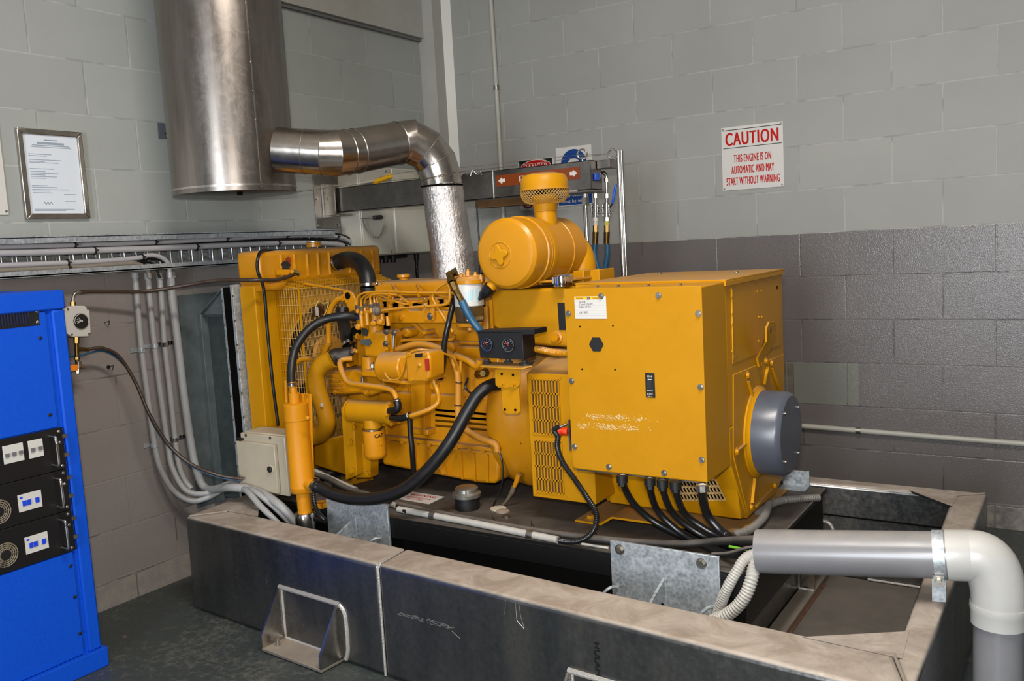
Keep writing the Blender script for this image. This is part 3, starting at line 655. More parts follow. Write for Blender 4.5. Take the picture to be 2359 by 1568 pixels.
drop(X3([(340, 628, .03), (345, 690, .03), (356, 797, .03), (370, 910, .03), (386, 1020, .03), (398, 1080, .05), (430, 1130, .09), (480, 1135, .14), (532, 1112, .20)]) + [PZ(580, 1128, .43), PZ(620, 1158, .39), PZ(660, 1195, .33), PZ(680, 1220, .28)], R1, 'second from left of the four grey conduits on the left wall', 0, ((356, 796, 0),))
drop(X3([(367, 628, .03), (372, 690, .03), (379, 793, .03), (392, 905, .03), (403, 1010, .03), (412, 1070, .045), (425, 1105, .06), (440, 1125, .08)]), R1, 'third from left of the four grey conduits on the left wall', 0, ((379, 793, 1), (403, 1012, 1)))
drop(X3([(393, 626, .035), (396, 680, .035), (409, 785, .035), (423, 905, .035), (437, 1003, .035), (452, 1080, .05), (475, 1125, .09)]) + [PZ(530, 1122, .43), PZ(590, 1130, .42), PZ(640, 1160, .39), PZ(675, 1195, .33), PZ(690, 1215, .29)], R2 * .8, 'thickest, rightmost of the four grey conduits on the left wall', 0, ((409, 788, 1), (437, 1005, 1)))
# ---- galvanised radiator discharge duct
t = thing('radiator_duct', 'galvanised sheet metal duct joining the radiator to the left wall', 'duct', (0, -1.6, 0.3))
dz0, dz1 = 0.28, 1.19
A0 = PX(413, 690, 0.004)
emit(G().box((0.001, -1.86, dz0), (0.006, -0.95, dz1)), 'wall_flange', M_galvd, t)
# box part of the duct, tapering out from the wall
yA, yB = -1.80, -1.66
P0 = PX(463, 728, 0.05); P1 = PX(540, 728, 0.19)
g = G().box((0.030, -1.74, 0.30), (0.20, -1.735, 1.10)).box((0.030, -1.765, 1.092), (0.20, -1.735, 1.102)); emit(g, 'side_sheet', plain('dark_galvanised_sheet', (60, 68, 68), 0.45, 0.2, var=0.2), t)
emit(G().box((0.006, -1.775, 0.28), (0.030, -1.735, 1.12)), 'inner_flange', M_galvd, t, bevel=0.001)
emit(G().box((0.006, -1.738, 1.10), (0.20, -1.0, 1.106)), 'top_sheet', M_galvd, t)
emit(G().prism([(0.02, -1.76, 1.10), (0.19, -1.76, 1.10), (0.19, -1.76, 1.215)], (0, 0.004, 0)), 'gusset', M_galvd, t)
emit(G().bar((0.02, -1.765, 1.10), (0.19, -1.765, 1.215), 0.004, 0.022, up=(0, 1, 0)), 'gusset_edge', M_galvd, t)
emit(G().box((0.188, -1.785, 0.30), (0.204, -1.73, 1.215)), 'duct_angle', M_galv, t, bevel=0.001)
for i in range(9): emit(G().cyl((0.195, -1.785, 0.36 + i * 0.1), (0.195, -1.788, 0.36 + i * 0.1), 0.004, n=8), 'rivet', M_zinc, t)
emit(G().box((0.208, -1.79, 0.30), (0.262, -1.0, 1.215)), 'flexible_collar', M_dark, t)
emit(G().box((0.264, -1.80, 0.30), (0.280, -0.98, 1.225)), 'radiator_angle', M_galv, t, bevel=0.001)
for i in range(9): emit(G().cyl((0.28, -1.80, 0.38 + i * 0.1), (0.28, -1.803, 0.38 + i * 0.1), 0.004, n=8), 'rivet', M_zinc, t)
# ---- marks on the wall
for px, py, l in ((240, 743, 'thin wire hook sticking out of the left wall near the top joint'), (249, 845, 'small dark plug with wires stuck in the left wall')):
    a = PX(px, py, 0.0); g = G().tube([a, a + Vector((0.02, 0.0, 0.003)), a + Vector((0.022, 0.008, 0.006)), a + Vector((0.012, 0.010, -0.012))], 0.0015, n=6, smooth=4)
    if py > 800: g.cyl(a, a + Vector((0.006, 0, 0)), 0.007, n=10)
    tag(emit(g, 'wall_hook', M_blackm), l, 'hook')
# ---- differential gauge
Xg = 0.10
gc = PX(180, 740, Xg)
t = thing('pressure_gauge', 'white square pressure gauge with round black dial beside the blue cabinet', 'gauge', gc)
q = [PX(150, 712, Xg), PX(168, 704, Xg), PX(196, 704, Xg), PX(207, 714, Xg), PX(210, 765, Xg), PX(204, 775, Xg), PX(166, 776, Xg), PX(147, 764, Xg)]
emit(G().prism(q, (-0.035, 0, 0)), 'housing', M_white, t, bevel=0.003)
emit(G().prism([v_ + Vector((-0.036, 0, 0)) for v_ in q], (-0.03, 0, 0)), 'rear_housing', M_red, t, bevel=0.003)
dc = PX(186, 739, Xg + 0.001)
emit(G().cyl(dc, dc + Vector((0.006, 0, 0)), 0.028, n=32), 'dial', M_blackm, t)
emit(G().ring(dc + Vector((0.006, 0, 0)), (1, 0, 0), 0.026, 0.0012, n=32, k=6, a0=-1.2, a1=2.6), 'bezel', M_white, t)
g = G(); w0 = dc + Vector((0.0066, 0, 0))
for a_ in (2.3, 2.7, 3.1, 3.5): g.bar(w0, w0 + Vector((0, math.cos(a_), math.sin(a_))) * 0.019, 0.0012, 0.0018)
g.cyl(w0, w0 + Vector((0.003, 0, 0)), 0.003, n=8); emit(g, 'pointer', M_white, t)
for a_, b_ in ((156, 712), (201, 710), (204, 768), (165, 770)): emit(G().cyl(PX(a_, b_, Xg), PX(a_, b_, Xg) + Vector(((Xg + 0.004) - (Xg), 0, 0)), 0.0035, n=8), 'screw', M_zinc, t)
Xp = Xg - 0.02
emit(G().cyl(PX(168, 708, Xp), PX(168, 695, Xp), 0.010, n=6), 'brass_adapter', M_brass, t)
emit(G().tube([PX(168, 697, Xp), PX(169, 684, Xp), PX(174, 675, Xp), PX(188, 673, Xp)], 0.0055, n=12, smooth=5), 'elbow', M_zinc, t)
g = G().cyl(PX(176, 776, Xp), PX(176, 790, Xp), 0.010, n=6); g.cyl(PX(176, 788, Xp), PX(178, 838, Xp), 0.0075, n=14); g.cyl(PX(177, 803, Xp), PX(205, 805, Xp), 0.007, n=12); g.cyl(PX(177, 822, Xp), PX(177, 828, Xp), 0.010, n=6)
emit(g, 'tee_fitting', M_brass, t)
emit(G().cyl(PX(180, 832, Xp), PX(181, 846, Xp), 0.011, n=14).cyl(PX(179, 848, Xp), PX(179, 860, Xp), 0.008, n=6).cyl(PX(178, 846, Xp - .02), PX(192, 844, Xp + .01), 0.006, n=10), 'drain_valve', M_zinc, t)
emit(G().box(PX(154, 843, Xp + 0.012), PX(176, 852, Xp)), 'drain_lever', M_orangel, t, bevel=0.001, label='orange lever')
conduit('air_hose', [PX(186, 673, Xp), PX(215, 671, Xp)] + [PX(330, 671, .11), PX(410, 660, .18), PX(490, 647, .30), PX(560, 645, .42), PX(600, 645, .47), PX(640, 644, .47), PX(680, 631, .46)], 0.0075, M_brownh, 'dark brown hose sagging from the white gauge to the radiator', 'hose')
conduit('air_hose', [PX(204, 804, Xp), PX(238, 802, .09), PX(275, 822, .10), PX(312, 880, .12), PX(345, 955, .16), PX(390, 1025, .20), PX(440, 1068, .26), PX(500, 1093, .32), PX(560, 1103, .40)], 0.0065, M_brownh, 'brown braided hose curving from the gauge down to the cream box', 'hose')
conduit('air_line', [PX(158, 820, .07), PX(185, 818, .07), PX(205, 813, .075), PX(236, 808, .08), PX(268, 823, .09), PX(300, 858, .11), PX(325, 905, .12), PX(352, 975, .15), PX(395, 1035, .19), PX(445, 1075, .25), PX(500, 1098, .31), PX(556, 1107, .38)], 0.0035, M_blueh, 'thin blue air line following the brown braided hose', 'hose')
# ------------------------------------------------------------------ blue rack cabinet at the left
XC, YC, TC = 0.44, -2.60, 1.262
t = thing('rack_cabinet', 'blue steel rack cabinet with black equipment panels at the left edge', 'cabinet', (XC - 0.35, -2.95, 0))
emit(G().box((0.05, -3.5, 0.06), (XC - 0.012, YC - 0.004, TC - 0.004)), 'body', M_blue, t, bevel=0.004)
emit(G().box((0.05, -3.52, 0.0), (XC + 0.012, YC + 0.012, 0.065)), 'plinth', M_blue, t, bevel=0.003)
emit(G().box((0.04, -3.52, TC - 0.062), (XC + 0.003, YC + 0.003, TC)), 'top_cap', M_blue, t, bevel=0.006)
jy = PX(118, 740, XC).y
emit(G().box((XC - 0.02, jy + 0.005, 0.065), (XC, YC, TC - 0.062)), 'corner_post', M_blue, t, bevel=0.006)
emit(G().box((0.06, YC - 0.004, 0.065), (XC - 0.02, YC + 0.008, TC - 0.07)), 'rear_side_shadow', M_blackm, t)  # black strip standing in for the shadow along the cabinet's rear side
fy = PX(109, 740, XC).y
zt1, zt0 = PX(60, 709, XC).z, PX(60, 752, XC).z
zp1, zp0 = PX(120, 988, XC).z, PX(150, 1275, XC).z
Xd = XC - 0.005
emit(G().box((XC - 0.015, -3.45, zp1 + 0.002), (Xd, fy, TC - 0.064)), 'upper_panel', M_blue, t, bevel=0.002)
emit(G().box((XC - 0.015, -3.45, 0.067), (Xd, fy, zp0 - 0.002)), 'lower_panel', M_blue, t, bevel=0.002)
emit(G().box((Xd + 0.0, -3.45, zt0), (Xd + 0.002, PX(91, 728, XC).y, zt1)), 'vent_panel', M_blackm, t, bevel=0.001)
g = G(); vy = PX(66, 728, XC).y
for i in range(34): g.box((Xd + 0.002, vy - 0.009 * i, zt0 + 0.008), (Xd + 0.007, vy - 0.009 * i - 0.003, zt1 - 0.008))
emit(g, 'vent_fins', plain('vent_fin_dark_blue', (28, 34, 66), 0.4), t)
for a_, b_ in ((85, 717), (86, 742), (92, 778), (114, 955), (162, 1303), (172, 1374), (184, 1458)):
    v_ = PX(a_, b_, Xd); emit(G().lathe(v_, (1, 0, 0), [(0, 0.0055), (0.003, 0.0055), (0.0045, 0.003)], n=12), 'screw', M_zinc if b_ < 750 else M_blackm, t)
# three black 19 inch modules
hz = (zp1 - zp0) / 3
for k in range(3):
    z1_, z0_ = zp1 - k * hz, zp1 - (k + 1) * hz
    m = emit(G().box((Xd - 0.01, -3.06, z0_ + 0.001), (Xd + 0.004, fy + 0.010, z1_ - 0.001)), 'rack_module', plain('rack_module_black', (17, 16, 17), 0.42), t, bevel=0.001, label='black rack module with %s' % ('breakers' if k == 0 else 'fan grille and white label'))
    Xm = Xd + 0.004
    hy = fy - 0.033
    emit(G().tube([(Xm, hy, z1_ - 0.022), (Xm + 0.022, hy, z1_ - 0.022), (Xm + 0.034, hy, z1_ - 0.030), (Xm + 0.034, hy, z0_ + 0.030), (Xm + 0.022, hy, z0_ + 0.022), (Xm, hy, z0_ + 0.022)], 0.0042, n=12, smooth=4), 'handle', M_chrome, m)
    for zz in (z1_ - 0.012, z0_ + 0.012, (z0_ + z1_) / 2 + 0.02): emit(G().lathe((Xm, fy - 0.004, zz), (1, 0, 0), [(0, 0.005), (0.003, 0.005), (0.005, 0.002)], n=12), 'screw', M_zinc, m)
    for zz in (z1_ - 0.03, z0_ + 0.045): emit(G().box((Xm, fy + 0.006, zz - 0.006), (Xm + 0.003, fy + 0.020, zz + 0.006)), 'cage_nut', M_zinc, m)
    if k == 0:
        for (pa, pb, n_) in ((8, 55, 3), (68, 101, 2)):
            ya, yb = PX(pa, 1060, Xm).y, PX(pb, 1050, Xm).y
            zc = PX((pa + pb) / 2, 1055 - (pa + pb) * 0.11, Xm).z + 0.004
            b_ = emit(G().box((Xm, ya, zc - 0.026), (Xm + 0.003, yb, zc + 0.030)), 'breaker_group', M_white, m, bevel=0.001)
            wv = (yb - ya) / n_
            g = G()
            for i in range(n_): g.box((Xm + 0.003, ya + wv * (i + .25), zc - 0.005), (Xm + 0.008, ya + wv * (i + .8), zc + 0.006))
            emit(g, 'toggle', plain('grey_toggle', (100, 100, 104), 0.4), m)
    else:
        ya, yb = PX(43 + 16 * (k - 1), 1170 + 97 * (k - 1), Xm).y, PX(97 + 15 * (k - 1), 1158 + 97 * (k - 1), Xm).y
        zc = (z0_ + z1_) / 2 - 0.004
        emit(G().box((Xm, ya, zc - 0.027), (Xm + 0.001, yb, zc + 0.027)), 'label_plate', M_white, m)
        g = G(); wv = yb - ya
        for (a_, b_) in ((0.17, 0.33), (0.36, 0.52), (0.72, 0.88)): g.box((Xm + 0.001, ya + wv * a_, zc - 0.010), (Xm + 0.004, ya + wv * b_, zc + 0.006))
        g.box((Xm + 0.001, ya + wv * 0.08, zc + 0.014), (Xm + 0.0016, ya + wv * 0.2, zc + 0.020))
        emit(g, 'blue_socket', plain('connector_blue', (18, 62, 200), 0.4), m)
        fc = Vector((Xm + 0.001, ya - 0.060, zc - 0.008)); g = G()
        for rr in (0.036, 0.030, 0.024, 0.018): g.ring(fc, (1, 0, 0), rr, 0.0018, n=28, k=5)
        for i in range(14): a_ = 2 * PI * i / 14; g.bar(fc + Vector((0, math.cos(a_), math.sin(a_))) * 0.014, fc + Vector((0, math.cos(a_), math.sin(a_))) * 0.038, 0.0014, 0.002)
        emit(g, 'fan_grille', plain('dusty_grille', (118, 108, 92), 0.6), m)
        emit(G().cyl(fc + Vector((0.002, 0, 0)), fc + Vector((0.003, 0, 0)), 0.015, n=20), 'fan_hub', M_blackm, m)
# ------------------------------------------------------------------ welded aluminium bund frame on the floor
h = 0.367
FL, FR, BR, BL = Vector((0.318, -2.152, 0)), Vector((2.895, -2.335, 0)), Vector((2.905, -0.765, 0)), Vector((0.22, -0.765, 0))
FLi, FRi, BRi, BLi = Vector((0.44, -2.02, 0)), Vector((2.832, -2.155, 0)), Vector((2.800, -0.845, 0)), Vector((0.34, -0.845, 0))
t = thing('bund_frame', 'long welded aluminium box section frame lying on the floor around the generator base', 'frame', (1.6, -2.2, 0))
def rail(a, b, bi, ai, z0=0.004): return emit(G().prism([v_ + Vector((0, 0, z0)) for v_ in (a, b, bi, ai)], (0, 0, h - z0)), 'rail', M_rail, t, bevel=0.014, seg=4, sharp=60)
# the front rail is welded from two lengths
S0, S1 = FL.lerp(FR, 0.4025), FLi.lerp(FRi, 0.375)
S0 = Vector((1.357, FL.lerp(FR, (1.357 - FL.x) / (FR.x - FL.x)).y, 0)); S1 = Vector((1.345, FLi.lerp(FRi, (1.345 - FLi.x) / (FRi.x - FLi.x)).y, 0))
dl = Vector((0.0008, 0, 0))
rail(FL, S0 - dl, S1 - dl, FLi); rail(S0 + dl, FR, FRi, S1 + dl); rail(FR, BR, BRi, FRi); rail(BR, BL, BLi, BRi); rail(BL, FL, FLi, BLi)
up = Vector((0, 0, 1))
nf = Vector((-(FR - FL).y, (FR - FL).x, 0)).normalized() * -1      # towards the camera
g = G().tube([S1.lerp(S0, .12) + up * (h - .001), S0 + up * (h - .001) - nf * 0.013, S0 + up * (h - 0.013) - nf * 0.001, S0 + up * 0.005], 0.0042, n=8, smooth=0); emit(g, 'weld_seam', M_weld, t)
for a, b, nm in ((FR, FRi, 'c'), (BR, BRi, 'c'), (FL, FLi, 'c')):
    emit(G().tube([a.lerp(b, 0.1) + up * (h - .001), b + up * (h - .001)], 0.004, n=8, smooth=0), 'corner_weld', plain('dusty_weld', (138, 128, 118), 0.6, 0.1, bump=0.8, bscale=200), t)
# corner gusset plates
for tri in ([FRi + Vector((.02, -.02, 0)), FRi + Vector((-0.20, -.008, 0)), FRi + Vector((0.012, 0.13, 0))], [BRi + Vector((.02, .02, 0)), BRi + Vector((-0.14, 0.012, 0)), BRi + Vector((0.014, -0.13, 0))], [FLi + Vector((-.02, -.02, 0)), FLi + Vector((0.16, -0.02, 0)), FLi + Vector((-.01, 0.14, 0))]):
    emit(G().prism([v_ + up * (h - 0.006) for v_ in tri], (0, 0, 0.0075)), 'gusset_plate', M_rail, t)
# tread plate floor pan inside, with a bent lip and the cross member
emit(G().prism([v_ + up * 0.002 for v_ in (FLi, FRi, BRi, BLi)], (0, 0, 0.010)), 'floor_pan', dusty('dusty_floor_pan', (86, 82, 76), dust=(100, 92, 84), amount=0.8, rough=0.5, metal=0.3, nscale=7), t)
a, b = PZ(1470, 1440, 0.03), PZ(1830, 1290, 0.03)
M_strip = dusty('dusty_alloy_strip', (150, 140, 128), dust=(140, 128, 114), amount=0.6, rough=0.35, metal=0.6, nscale=10)
emit(G().box((2.328, -2.10, 0.012), (2.385, -0.86, 0.034)), 'pan_strip', M_strip, t, bevel=0.002)
for cx_ in (0.80, 2.24): emit(G().box((cx_, -2.02, 0.013), (cx_ + 0.085, -0.86, 0.198)), 'cross_beam', M_rail, t, bevel=0.006)
emit(G().box((2.385, -2.08, 0.012), (2.392, -0.95, 0.0155)), 'sealant_seam', plain('brown_sealant', (98, 64, 44), 0.6, var=0.3), t)
emit(G().box((2.328, -1.075, 0.034), (2.383, -1.068, 0.12)).box((2.328, -1.075, 0.034), (2.334, -0.99, 0.12)), 'pan_bracket', M_alu, t, bevel=0.002)
emit(G().tube([(2.328, -1.080, 0.036), (2.383, -1.080, 0.036)], 0.005, n=8, smooth=0).tube([(2.328, -1.080, 0.036), (2.328, -1.080, 0.09)], 0.005, n=8, smooth=0), 'bracket_weld', M_weld, t)
emit(G().tube([(2.52, -0.852, 0.018), (2.70, -0.852, 0.018)], 0.005, n=8, smooth=0), 'pan_weld', M_weld, t)
pts = [PY(1888, 1200, -0.852), PY(1905, 1202, -0.852), PY(1916, 1212, -0.852), PY(1922, 1235, -0.852)]
emit(G().tube(pts, 0.007, n=8, smooth=3), 'ring_weld', M_weld, t)
g = G().box((2.35, -0.852, 0.245), (2.80, -0.8455, 0.249)); emit(g, 'rear_rail_groove', M_dark, t)
# scratches on the front rail and the stamped maker lettering
yf = lambda x: FL.y + (FR.y - FL.y) * (x - FL.x) / (FR.x - FL.x)
def onf(px, py):   # point on the front face of the front rail
    q_ = ray(px, py); n_ = nf; return CAM + q_ * ((FL - CAM).dot(n_) / q_.dot(n_)) + n_ * 0.0006
g = G()
for ln in (((1187, 1382), (1191, 1428), (1208, 1448)), ((1192, 1365), (1200, 1420), (1208, 1446)), ((1165, 1378), (1163, 1415)), ((910, 1312), (958, 1322)), ((1180, 1380), (1350, 1420)), ((1040, 1452), (1060, 1470))):
    g.tube([onf(*q_) for q_ in ln], 0.0005, n=4, smooth=0)
M_scr = plain('bright_scratch', (190, 188, 182), 0.35, 0.8)
emit(g, 'scratch', M_scr, t)
g = G(); random.seed(3)
for i in range(90):
    s_ = random.random(); x = 915 + 130 * s_; y = 1411 + 35 * s_ + random.uniform(-6, 6) * (1 - abs(s_ - .5)); a = onf(x, y); b = onf(x + random.uniform(2, 7), y + random.uniform(0, 3)); g.bar(a, b, 0.0008, 0.0011, up=nf)
emit(g, 'scuff', M_scr, t)
g = G(); ux = (onf(1376, 1565) - onf(1376, 1480)); ux = Vector((0, 0, -1)); uy = Vector((1, -0.07, 0)).normalized()
c = (onf(1378, 1480) + onf(1376, 1580)) / 2
text(g, 'HULAMIN', c, ux, uy, 0.118, 0.016, off=0.0008); emit(g, 'stamped_lettering', M_ink, t, smooth=False)
g = G(); text(g, 'HULAMIN', onf(541, 1335), ux, uy, 0.11, 0.014, off=0.0008); emit(g, 'faint_lettering', plain('faded_ink', (40, 38, 38), 0.5), t, smooth=False)
g = G(); text(g, 'HUL', (2.63, -0.855, 0.305), Vector((0.15, 0, -1)), Vector((1, 0, .15)), 0.05, 0.016); emit(g, 'rear_lettering', M_ink, t, smooth=False)
def foot(o, wd, dp, ht, first):
    """hold down foot: base plate, two sloping gussets, weld beads; o = left bottom point on the rail face"""
    ex = (FR - FL).normalized(); ey = nf
    m = emit(G().prism([o, o + ex * wd, o + ex * wd + ey * dp, o + ey * dp], up * 0.010), 'foot_base', M_strip, t, bevel=0.002)
    for sx in (0.0, wd - 0.008):
        a = o + ex * sx + up * 0.010
        emit(G().prism([a, a + up * ht, a + up * ht + ey * 0.012, a + ey * dp + up * 0.045, a + ey * dp], ex * 0.008), 'foot_gusset', M_alu, m)
        emit(G().tube([a + ex * (0.012 if sx == 0 else -0.004), a + ex * (0.012 if sx == 0 else -0.004) + up * ht], 0.0048, n=8, smooth=0), 'foot_weld', M_weld, m)
    emit(G().tube([o + up * (ht + .012), o + ex * wd + up * (ht + .012)], 0.008, n=8, smooth=0), 'foot_weld', M_weld, m)
    b = o + ex * (wd + 0.012)
    emit(G().tube([o + ex * wd + up * (ht + .010), b + ex * 0.012 + up * (ht - .02), b + ex * 0.014 + up * 0.05, b + up * 0.010], 0.0075, n=8, smooth=3), 'foot_weld', M_weld, m)
    emit(G().tube([o + up * 0.012, o + ex * wd + up * 0.012], 0.0045, n=8, smooth=0), 'foot_weld', M_weld, m)
    emit(G().cyl(o + ex * 0.035 + ey * dp * 0.55 + up * 0.010, o + ex * 0.035 + ey * dp * 0.55 + up * 0.040, 0.008, n=12), 'anchor_stud', M_zinc, m)
# front foot
o = onf(655, 1485); ft = onf(632, 1352); o.z = 0.0
o1 = onf(660, 1500); base_l = Vector((onf(655, 1490).x, 0, 0)); base_l.y = yf(base_l.x); 
wd = (onf(790, 1535).x - onf(660, 1490).x)
foot(Vector((onf(650, 1420).x, yf(onf(650, 1420).x) - 0.0005, 0.004)), onf(788, 1460).x - onf(650, 1420).x, 0.095, PY(632, 1352, yf(0.9)).z - 0.01, True)
xb = onf(1345, 1560).x
foot(Vector((onf(1312, 1560).x, yf(xb) - 0.0005, 0.004)), 0.17, 0.095, PY(1320, 1552, yf(xb)).z - 0.008, False)

# ------------------------------------------------------------------ base fuel tank
tz = 0.38
TX0, TX1, TYf, TYb = 0.50, 2.395, -1.872, -0.955
t = thing('base_tank', 'black steel base fuel tank under the yellow generator', 'fuel tank', (1.45, -1.42, 0.2))
emit(G().box((TX0, TYf + 0.035, 0.200), (TX1 - 0.008, TYb - 0.0, tz - 0.012)), 'tank_body', M_tank, t, bevel=0.003)
emit(G().box((TX0, TYf, tz - 0.012), (TX1, TYb, tz)), 'top_plate', M_tank, t, bevel=0.002)
g = G().box((TX0, TYf, tz - 0.075), (TX1, TYf + 0.006, tz - 0.012)); emit(g, 'front_lip', M_tank, t)
emit(G().box((TX1, TYf + .05, tz - 0.012), (TX1 + 0.006, TYb, tz + 0.002)), 'end_angle', M_gcable, t)
cc = PZ(1077, 1172, tz); ct = PZ(1074, 1118, tz + 0.085)
cc = Vector((ct.x, ct.y, tz))
fc_ = emit(G().cyl(cc, cc + up * 0.045, 0.045, n=36), 'filler_neck', M_blackm, t)
emit(G().lathe(cc + up * 0.045, up, [(0, 0.038), (0.001, 0.052), (0.013, 0.053), (0.018, 0.046), (0.020, 0.0435), (0.032, 0.042), (0.036, 0.037), (0.0365, 0.0)], n=44), 'filler_cap', plain('cast_aluminium_cap', (150, 148, 142), 0.42, 0.85, var=0.1), t, label='cast aluminium filler cap')
emit(G().tube([cc + Vector((0.024, -0.038, 0.061)), cc + Vector((0.024, -0.038, 0.078))], 0.003, n=8), 'cap_nib', M_zinc, t)
q = [PZ(912, 1148, tz + .0005), PZ(942, 1131, tz + .0005), PZ(1024, 1144, tz + .0005), PZ(988, 1161, tz + .0005)]
emit(G().prism(q, up * 0.0008), 'warning_label', M_signw, t, label='white label with red WARNING lettering')
ux, uy = Vector((1, 0.02, 0)), Vector((-0.02, 1, 0)); cm = (q[0] + q[1] + q[2] + q[3]) / 4
g = G(); text(g, 'WARNING', cm + uy * 0.022 + ux * 0.002, ux, uy, 0.125, 0.022, bold=0.02); text(g, 'COMMISSIONED TANK', cm - uy * 0.008, ux, uy, 0.12, 0.013, bold=0.02); text(g, 'DO NOT WELD', cm - uy * 0.028, ux, uy, 0.075, 0.011, bold=0.02)
emit(g, 'warning_wording', M_red, t, smooth=False)
o_ = PZ(1158, 1178, tz); emit(G().lathe(o_, up, [(0, 0.026), (0.004, 0.024), (0.007, 0.01)], n=18), 'gland_plate', dusty('dusty_gland', (120, 112, 104), rough=0.6), t)
emit(G().cyl(PZ(1167, 1190, tz), PZ(1167, 1190, tz) + up * 0.006, 0.016, n=14), 'plug', M_zinc, t)
emit(G().cyl(PZ(1148, 1172, tz), PZ(1148, 1172, tz) + up * 0.004, 0.03, n=11), 'silicone_patch', plain('torn_white_silicone', (196, 186, 166), 0.6, bump=0.5), t)
# galvanised right rear angle
tag(emit(G().box((2.25, -1.03, tz + 0.001), (2.345, -0.97, tz + 0.006)).box((2.25, -0.976, tz + 0.006), (2.345, -0.970, tz + 0.062)).hexbolt((2.31, -0.976, tz + 0.035), (0, -1, 0), 0.009), 'galvanised_angle', M_galv, bevel=0.0), 'galvanised angle bracket behind the grey round cover', 'bracket')
# galvanised anchor plates bolted to the side of the tank
def anchor_plate(px_tl, px_tr, px_br, Yp, label, fin_px, bolts, lugs):
    a, b, c = PY(*px_tl, Yp), PY(*px_tr, Yp), PY(*px_br, Yp); x0, x1 = a.x, b.x; z1 = (a.z + b.z) / 2
    t = thing('anchor_plate', label, 'bracket', ((x0 + x1) / 2, Yp, 0.03)); emit(G().box((x0, Yp, 0.03), (x1, Yp + 0.010, z1)), 'plate', M_galv, t, bevel=0.0015)
    for bx, bz in bolts:
        p = PY(bx, bz, Yp); emit(G().hexbolt(p, (0, -1, 0), 0.011, 0.009), 'bolt', M_zinc, t)
    if fin_px:
        f0 = PY(*fin_px, Yp - 0.001); y1 = Yp - 0.085
        g = G().prism([(f0.x, Yp, f0.z), (f0.x, Yp - 0.125, f0.z - 0.045), (f0.x, Yp - 0.128, 0.06), (f0.x, Yp, 0.06)], (0.008, 0, 0)); emit(g, 'fin', M_galv, t, bevel=0.001)
        emit(G().tube([(f0.x + 0.010, Yp - 0.002, f0.z), (f0.x + 0.010, Yp - 0.002, 0.08)], 0.004, n=8, smooth=0), 'fin_weld', M_galv, t)
        emit(G().cyl((f0.x + 0.0085, Yp - 0.03, f0.z - 0.075), (f0.x + 0.0095, Yp - 0.03, f0.z - 0.075), 0.010, n=16), 'fin_hole', M_dark, t)
    for (bx, bz) in lugs:
        p = PY(bx, bz, Yp); emit(G().tube([p, p + Vector((-0.012, -0.018, 0.004)), p + Vector((-0.03, -0.03, -0.012)), p + Vector((-0.04, -0.03, -0.04))], 0.005, n=8, smooth=4), 'weld_lug', M_galv, t)
anchor_plate((1405, 1243), (1656, 1284), (1656, 1417), TYf - 0.012, 'large square galvanised plate with two bolts at the right end of the tank', (1526, 1330), ((1428, 1265), (1616, 1297)), ((1422, 1352), (1648, 1398)))
anchor_plate((750, 1146), (891, 1156), (896, 1255), TYf - 0.012, 'galvanised plate with sloping fin at the left end of the tank', (815, 1190), (), ((878, 1240),))
# white conduit with clamps along the tank edge, black hoses
conduit('white_conduit', [PZ(918, 1172, tz + .012), PZ(1100, 1206, tz + .012), PZ(1285, 1243, tz + .012)], 0.0115, M_wcond, 'white plastic conduit lying along the front edge of the black tank', saddles=((PZ(998, 1187, tz + .012), (1, 0, 0)), (PZ(1222, 1231, tz + .012), (1, 0, 0))), smooth=0)
conduit('white_conduit', [PZ(885, 1155, tz + .012), PZ(914, 1164, tz + .012)], 0.0115, M_wcond, 'short white conduit stub at the left anchor plate')
tag(emit(G().tube([PZ(1340, 1252, tz + .004), PZ(1402, 1262, tz + .004)], 0.004, n=10), 'white_cable', M_wcond), 'short piece of white cable left of the large galvanised plate', 'cable')
conduit('tank_hose', [PZ(914, 1166, tz + .016), PZ(925, 1172, tz + .014), PZ(935, 1178, tz + .012)], 0.0065, M_blackg, 'short black wire between the two white conduits', 'cable')
ph = [PZ(x, y, tz + 0.0135) for x, y in ((770, 1118), (850, 1140), (910, 1160), (1000, 1180), (1100, 1200), (1250, 1226), (1400, 1244), (1480, 1250))] + [PZ(1570, 1253, tz + .02), PZ(1650, 1247, tz + .04), PD(1745, 1243, 2.45), PD(1775, 1246, 2.43)]
t = conduit('main_cable', ph, 0.0125, M_gcable, 'long dusty black cable running along the tank into the grey pipe', 'cable')
for x, y in ((1135, 1203), (1225, 1218), (1370, 1238)):
    p = PZ(x, y, tz + .0135); emit(G().ring(p, (1, -0.1, 0), 0.0135, 0.0016, n=16, k=5).cyl(p + up * 0.012, p + up * 0.028, 0.0015, n=6), 'cable_tie', M_blackm, t)
# five power cables from the terminal box into the PVC pipe
tb = PY
def pcable(pts, r_, label):
    t = conduit('power_cable', pts, r_, M_blackg, label, 'cable'); return t
E1 = PD(1752, 1262, 2.52)
def end(k): return PD(1760, 1248 + 7 * k, 2.44)
zb = 0.615
pcable([PZ(1434, 1098, zb), PZ(1440, 1125, 0.56), PZ(1462, 1162, 0.50), PZ(1500, 1196, 0.45), PZ(1545, 1222, 0.42), PZ(1600, 1248, 0.40), PZ(1660, 1272, 0.40), PZ(1710, 1282, 0.42), end(5)], 0.0105, 'leftmost black power cable under the terminal box')
pcable([PZ(1497, 1105, zb), PZ(1500, 1135, 0.56), PZ(1515, 1175, 0.49), PZ(1550, 1212, 0.44), PZ(1590, 1240, 0.41), PZ(1640, 1262, 0.40), PZ(1690, 1277, 0.41), end(4)], 0.0105, 'second black power cable from the left under the terminal box')
